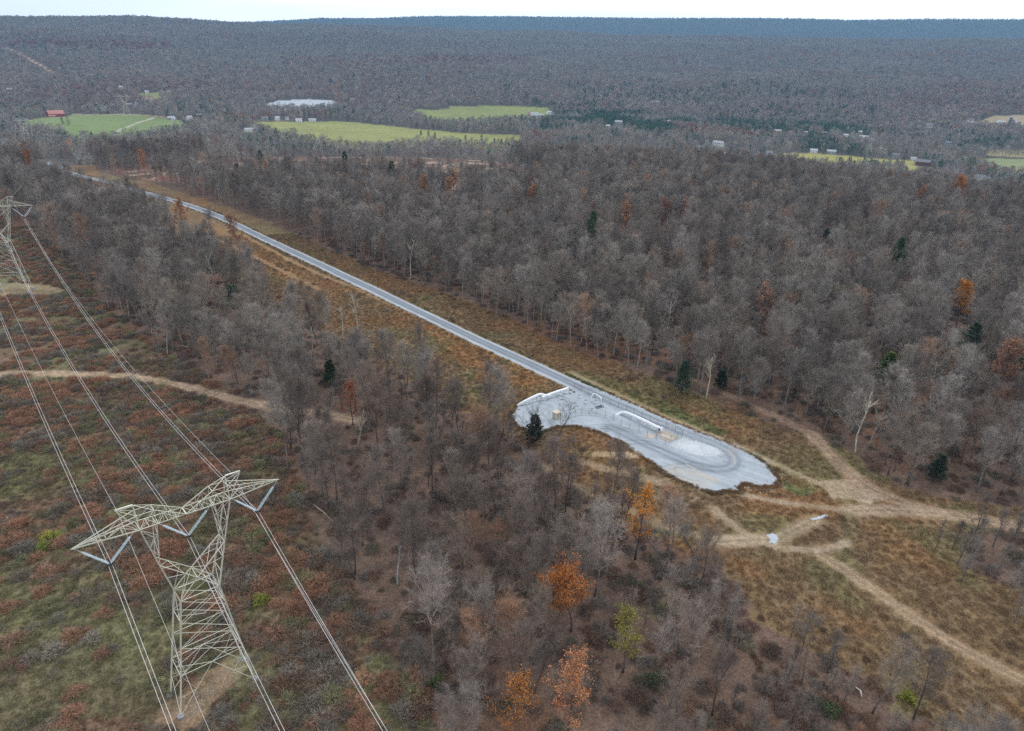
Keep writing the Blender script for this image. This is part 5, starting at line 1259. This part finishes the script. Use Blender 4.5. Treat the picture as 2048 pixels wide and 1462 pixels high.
# crushed stone strewn along the gravel's edges and on the pylon's bare ground
rockm = []
for k in range(3):
    r_ = random.Random(900 + k); mb = MB(); vs = []
    for i, j in ((0, 0), (1, 0), (1, 1), (0, 1)): vs.append((i - .5 + r_.uniform(-.15, .15), j - .5 + r_.uniform(-.15, .15), -.3))
    for i, j in ((0, 0), (1, 0), (1, 1), (0, 1)): vs.append((.6 * (i - .5) + r_.uniform(-.15, .15), .6 * (j - .5) + r_.uniform(-.15, .15), .4 + r_.uniform(-.15, .15)))
    mb.add(vs, [(4, 5, 6, 7), (0, 1, 5, 4), (1, 2, 6, 5), (2, 3, 7, 6), (3, 0, 4, 7)]); rockm.append(mb.mesh('stone_mesh', M['leaf']))
cS = protos('stones', rockm)
edge = line([(1300, 838), (1350, 855), (1410, 872), (1460, 889), (1510, 913), (1545, 941), (1559, 962), (1548, 974), (1520, 976), (1490, 969)], 1)
isle = np.vstack([ISLAND, ISLAND[:1]]); pts = []
for L_, n_, sp in ((edge, 1500, 1.1), (densify(np.array(isle), 30), 420, .8)):
    i = rg.randint(0, len(L_), n_); pts.append(L_[i] + rg.normal(0, sp, (n_, 2)))
tp = poly([(480, 1305), (500, 1322), (480, 1350), (440, 1375), (400, 1420), (380, 1440), (370, 1420), (420, 1360)]); lo, hi = tp.min(0), tp.max(0); c_ = rg.uniform(lo, hi, (1100, 2)); c_ = c_[inside(c_[:, 0], c_[:, 1], tp)]; pts.append(c_)
cl = rg.uniform(CLEAR_C.min(0), CLEAR_C.max(0), (14000, 2)); cl = cl[inside(cl[:, 0], cl[:, 1], CLEAR_C) & (fbm(cl[:, 0], cl[:, 1], 16, 36, 4) > .56)]; pts.append(cl)
ps = np.vstack(pts); ns = len(ps); big = np.zeros(ns); big[-len(cl):] = 1; ss = rg.uniform(.08, .26, ns) * (1 + 3.2 * big); npl = len(c_); ss[-len(cl) - npl:-len(cl)] *= .62; ts = np.array([.48, .50, .52])[None] * rg.uniform(.7, 1.3, ns)[:, None]; ts[-len(cl) - npl:-len(cl)] *= np.array([.78, .70, .60]); ts[big > 0] *= np.array([1.0, .84, .70])
pad_l = np.where(inside(ps[:, 0], ps[:, 1], PAD), .14, .02)
scatter('loose_stones', 'loose pale stones strewn along the gravel edge, under the pylon and over the cleared ground', cS, ps[:, 0], ps[:, 1], rg.randint(0, 3, ns), np.column_stack([ss, ss, ss * .8]), ts, lean=.2, seed=12, lift=pad_l)

# ============================ THE FAR HOUSES AND FARMS ============================
def gable(o, w, d, h, wall, roof, storeys, chim):
    mb = MB(); rise = d * .32; x, y = w / 2, d / 2
    mb.add([(-x, -y, -1.5), (x, -y, -1.5), (x, y, -1.5), (-x, y, -1.5), (-x, -y, h), (x, -y, h), (x, y, h), (-x, y, h), (-x, 0, h + rise), (x, 0, h + rise)],
           [(0, 1, 5, 4), (2, 3, 7, 6), (1, 2, 6, 9, 5), (3, 0, 4, 8, 7)]); mb.build('wall', M[wall], o)
    mb = MB(); e = .5; t = .22
    for s in (-1, 1):
        a = [(-x - e, s * (y + e), h - e * .64), (x + e, s * (y + e), h - e * .64), (x + e, 0, h + rise), (-x - e, 0, h + rise)]; b = [(p[0], p[1], p[2] + t) for p in a]
        mb.add(a + b, [(0, 1, 2, 3), (4, 5, 6, 7), (0, 1, 5, 4), (1, 2, 6, 5), (3, 0, 4, 7)])
    r = mb.build('roof', M[roof], o)
    if chim: mb = MB(); mb.box(w * .25, d * .12, h + rise * .9, .9, .9, 2.4); mb.build('chimney', M['brown_wall'], r)
    for s in range(storeys):
        z = 1.6 + s * (h - .4) / storeys
        n = max(2, int(w / 3.6))
        for i in range(n):
            u = -w / 2 + w * (i + .5) / n
            if s == 0 and i == n // 2:
                mb = MB(); mb.box(u, -y - .03, 1.05, 1.3, .08, 2.1); mb.build('door', M['dark'], o); continue
            mb = MB(); mb.box(u, -y - .03, z, 1.2, .08, 1.3); mb.build('window', M['glass'], o)
for k, (px_, py_, w, d, h, rz, wall, roof, st, clr, lb) in enumerate(HOUSES):
    p = at(px_, py_); th_ = math.atan2(p[0], p[1]); nm = 'barn' if 'barn' in lb else ('shed' if ('shed' in lb or 'outbuilding' in lb or 'trailer' in lb or 'garage' in lb) else 'house')
    o = empty(nm, (p[0], p[1], gz(*p)), rz - th_); tag(o, lb, nm, None); gable(o, w * .85, d * .85, h, wall, roof, st, nm == 'house')
    if k == 0:
        q = MB(); q.add([(-17, -11, -1), (-5, -11, -1), (-5, -20, -1), (-17, -20, -1), (-17, -11, 4.5), (-5, -11, 4.5), (-5, -20, 3.6), (-17, -20, 3.6)], [(4, 5, 6, 7), (2, 3, 7, 6), (1, 2, 6, 5), (3, 0, 4, 7)]); q.build('lean_to', M['red_roof'], o)
def silo(px_, py_, r, h, m_, lb):
    p = at(px_, py_); o = empty('silo', (p[0], p[1], gz(*p))); mb = MB(); mb.tube([(0, 0, -1), (0, 0, h)], r, 16); mb.build('silo_body', M[m_], o, True); mb = MB(); mb.tube([(0, 0, h), (0, 0, h + r * .4), (0, 0, h + r * .7)], [r * 1.02, r * .8, .1], 16); mb.build('dome', M['pale_roof'], o, True); tag(o, lb, 'silo')
silo(2018, 252, 3.4, 19, 'silo', 'dark blue silo with a pale dome between two white barns at far right'); silo(1058, 231, 2.6, 10, 'red_roof', 'small red silo at the upper middle farm')
# masts on the far ridge
for px_, hh, lb in ((1047, 75, 'leftmost thin mast on the far ridge skyline'), (1128, 60, 'middle thin mast on the far ridge skyline'), (1197, 55, 'rightmost thin mast on the far ridge skyline')):
    d = ray(px_, 36); s_ = R_FAR / math.hypot(d[0], d[1]); x_, y_ = d[0] * s_, d[1] * s_; o = empty('radio_mast', (x_, y_, gz(x_, y_))); mb = MB(); mb.tube([(0, 0, 0), (0, 0, hh)], [1.0, .5], 4)
    mb.build('mast', M['steel'], o); mb = MB(); mb.box(0, 0, hh * .8, 3, 3, 2.5); mb.box(0, 0, hh * .55, 3, 3, 2); mb.build('antenna', M['steel'], o); tag(o, lb, 'mast', 'masts on the far ridge')

# ============================ THE AIR ============================
hz = bpy.data.materials.new('haze'); hz.use_nodes = True; hn = hz.node_tree; hn.nodes.clear()
ho = hn.nodes.new('ShaderNodeOutputMaterial'); hv = hn.nodes.new('ShaderNodeVolumePrincipled'); hv.inputs['Density'].default_value = HAZE_DENSITY; hv.inputs['Color'].default_value = (*HAZE_COLOR, 1); hv.inputs['Anisotropy'].default_value = 0.2
hn.links.new(hv.outputs[0], ho.inputs['Volume'])
zmin = min(float(v.co.z) for v in list(bpy.data.objects['ground'].data.vertices)[::7]); print('ground zmin', zmin)
mb = MB(); ztop = 590.0; mb.box(0, 0, (zmin - 6 + ztop) / 2, 20400, 20400, ztop - (zmin - 6)); tag(mb.build('haze', hz), 'pale blue haze that thickens over the valley towards the ridges', kind='stuff')
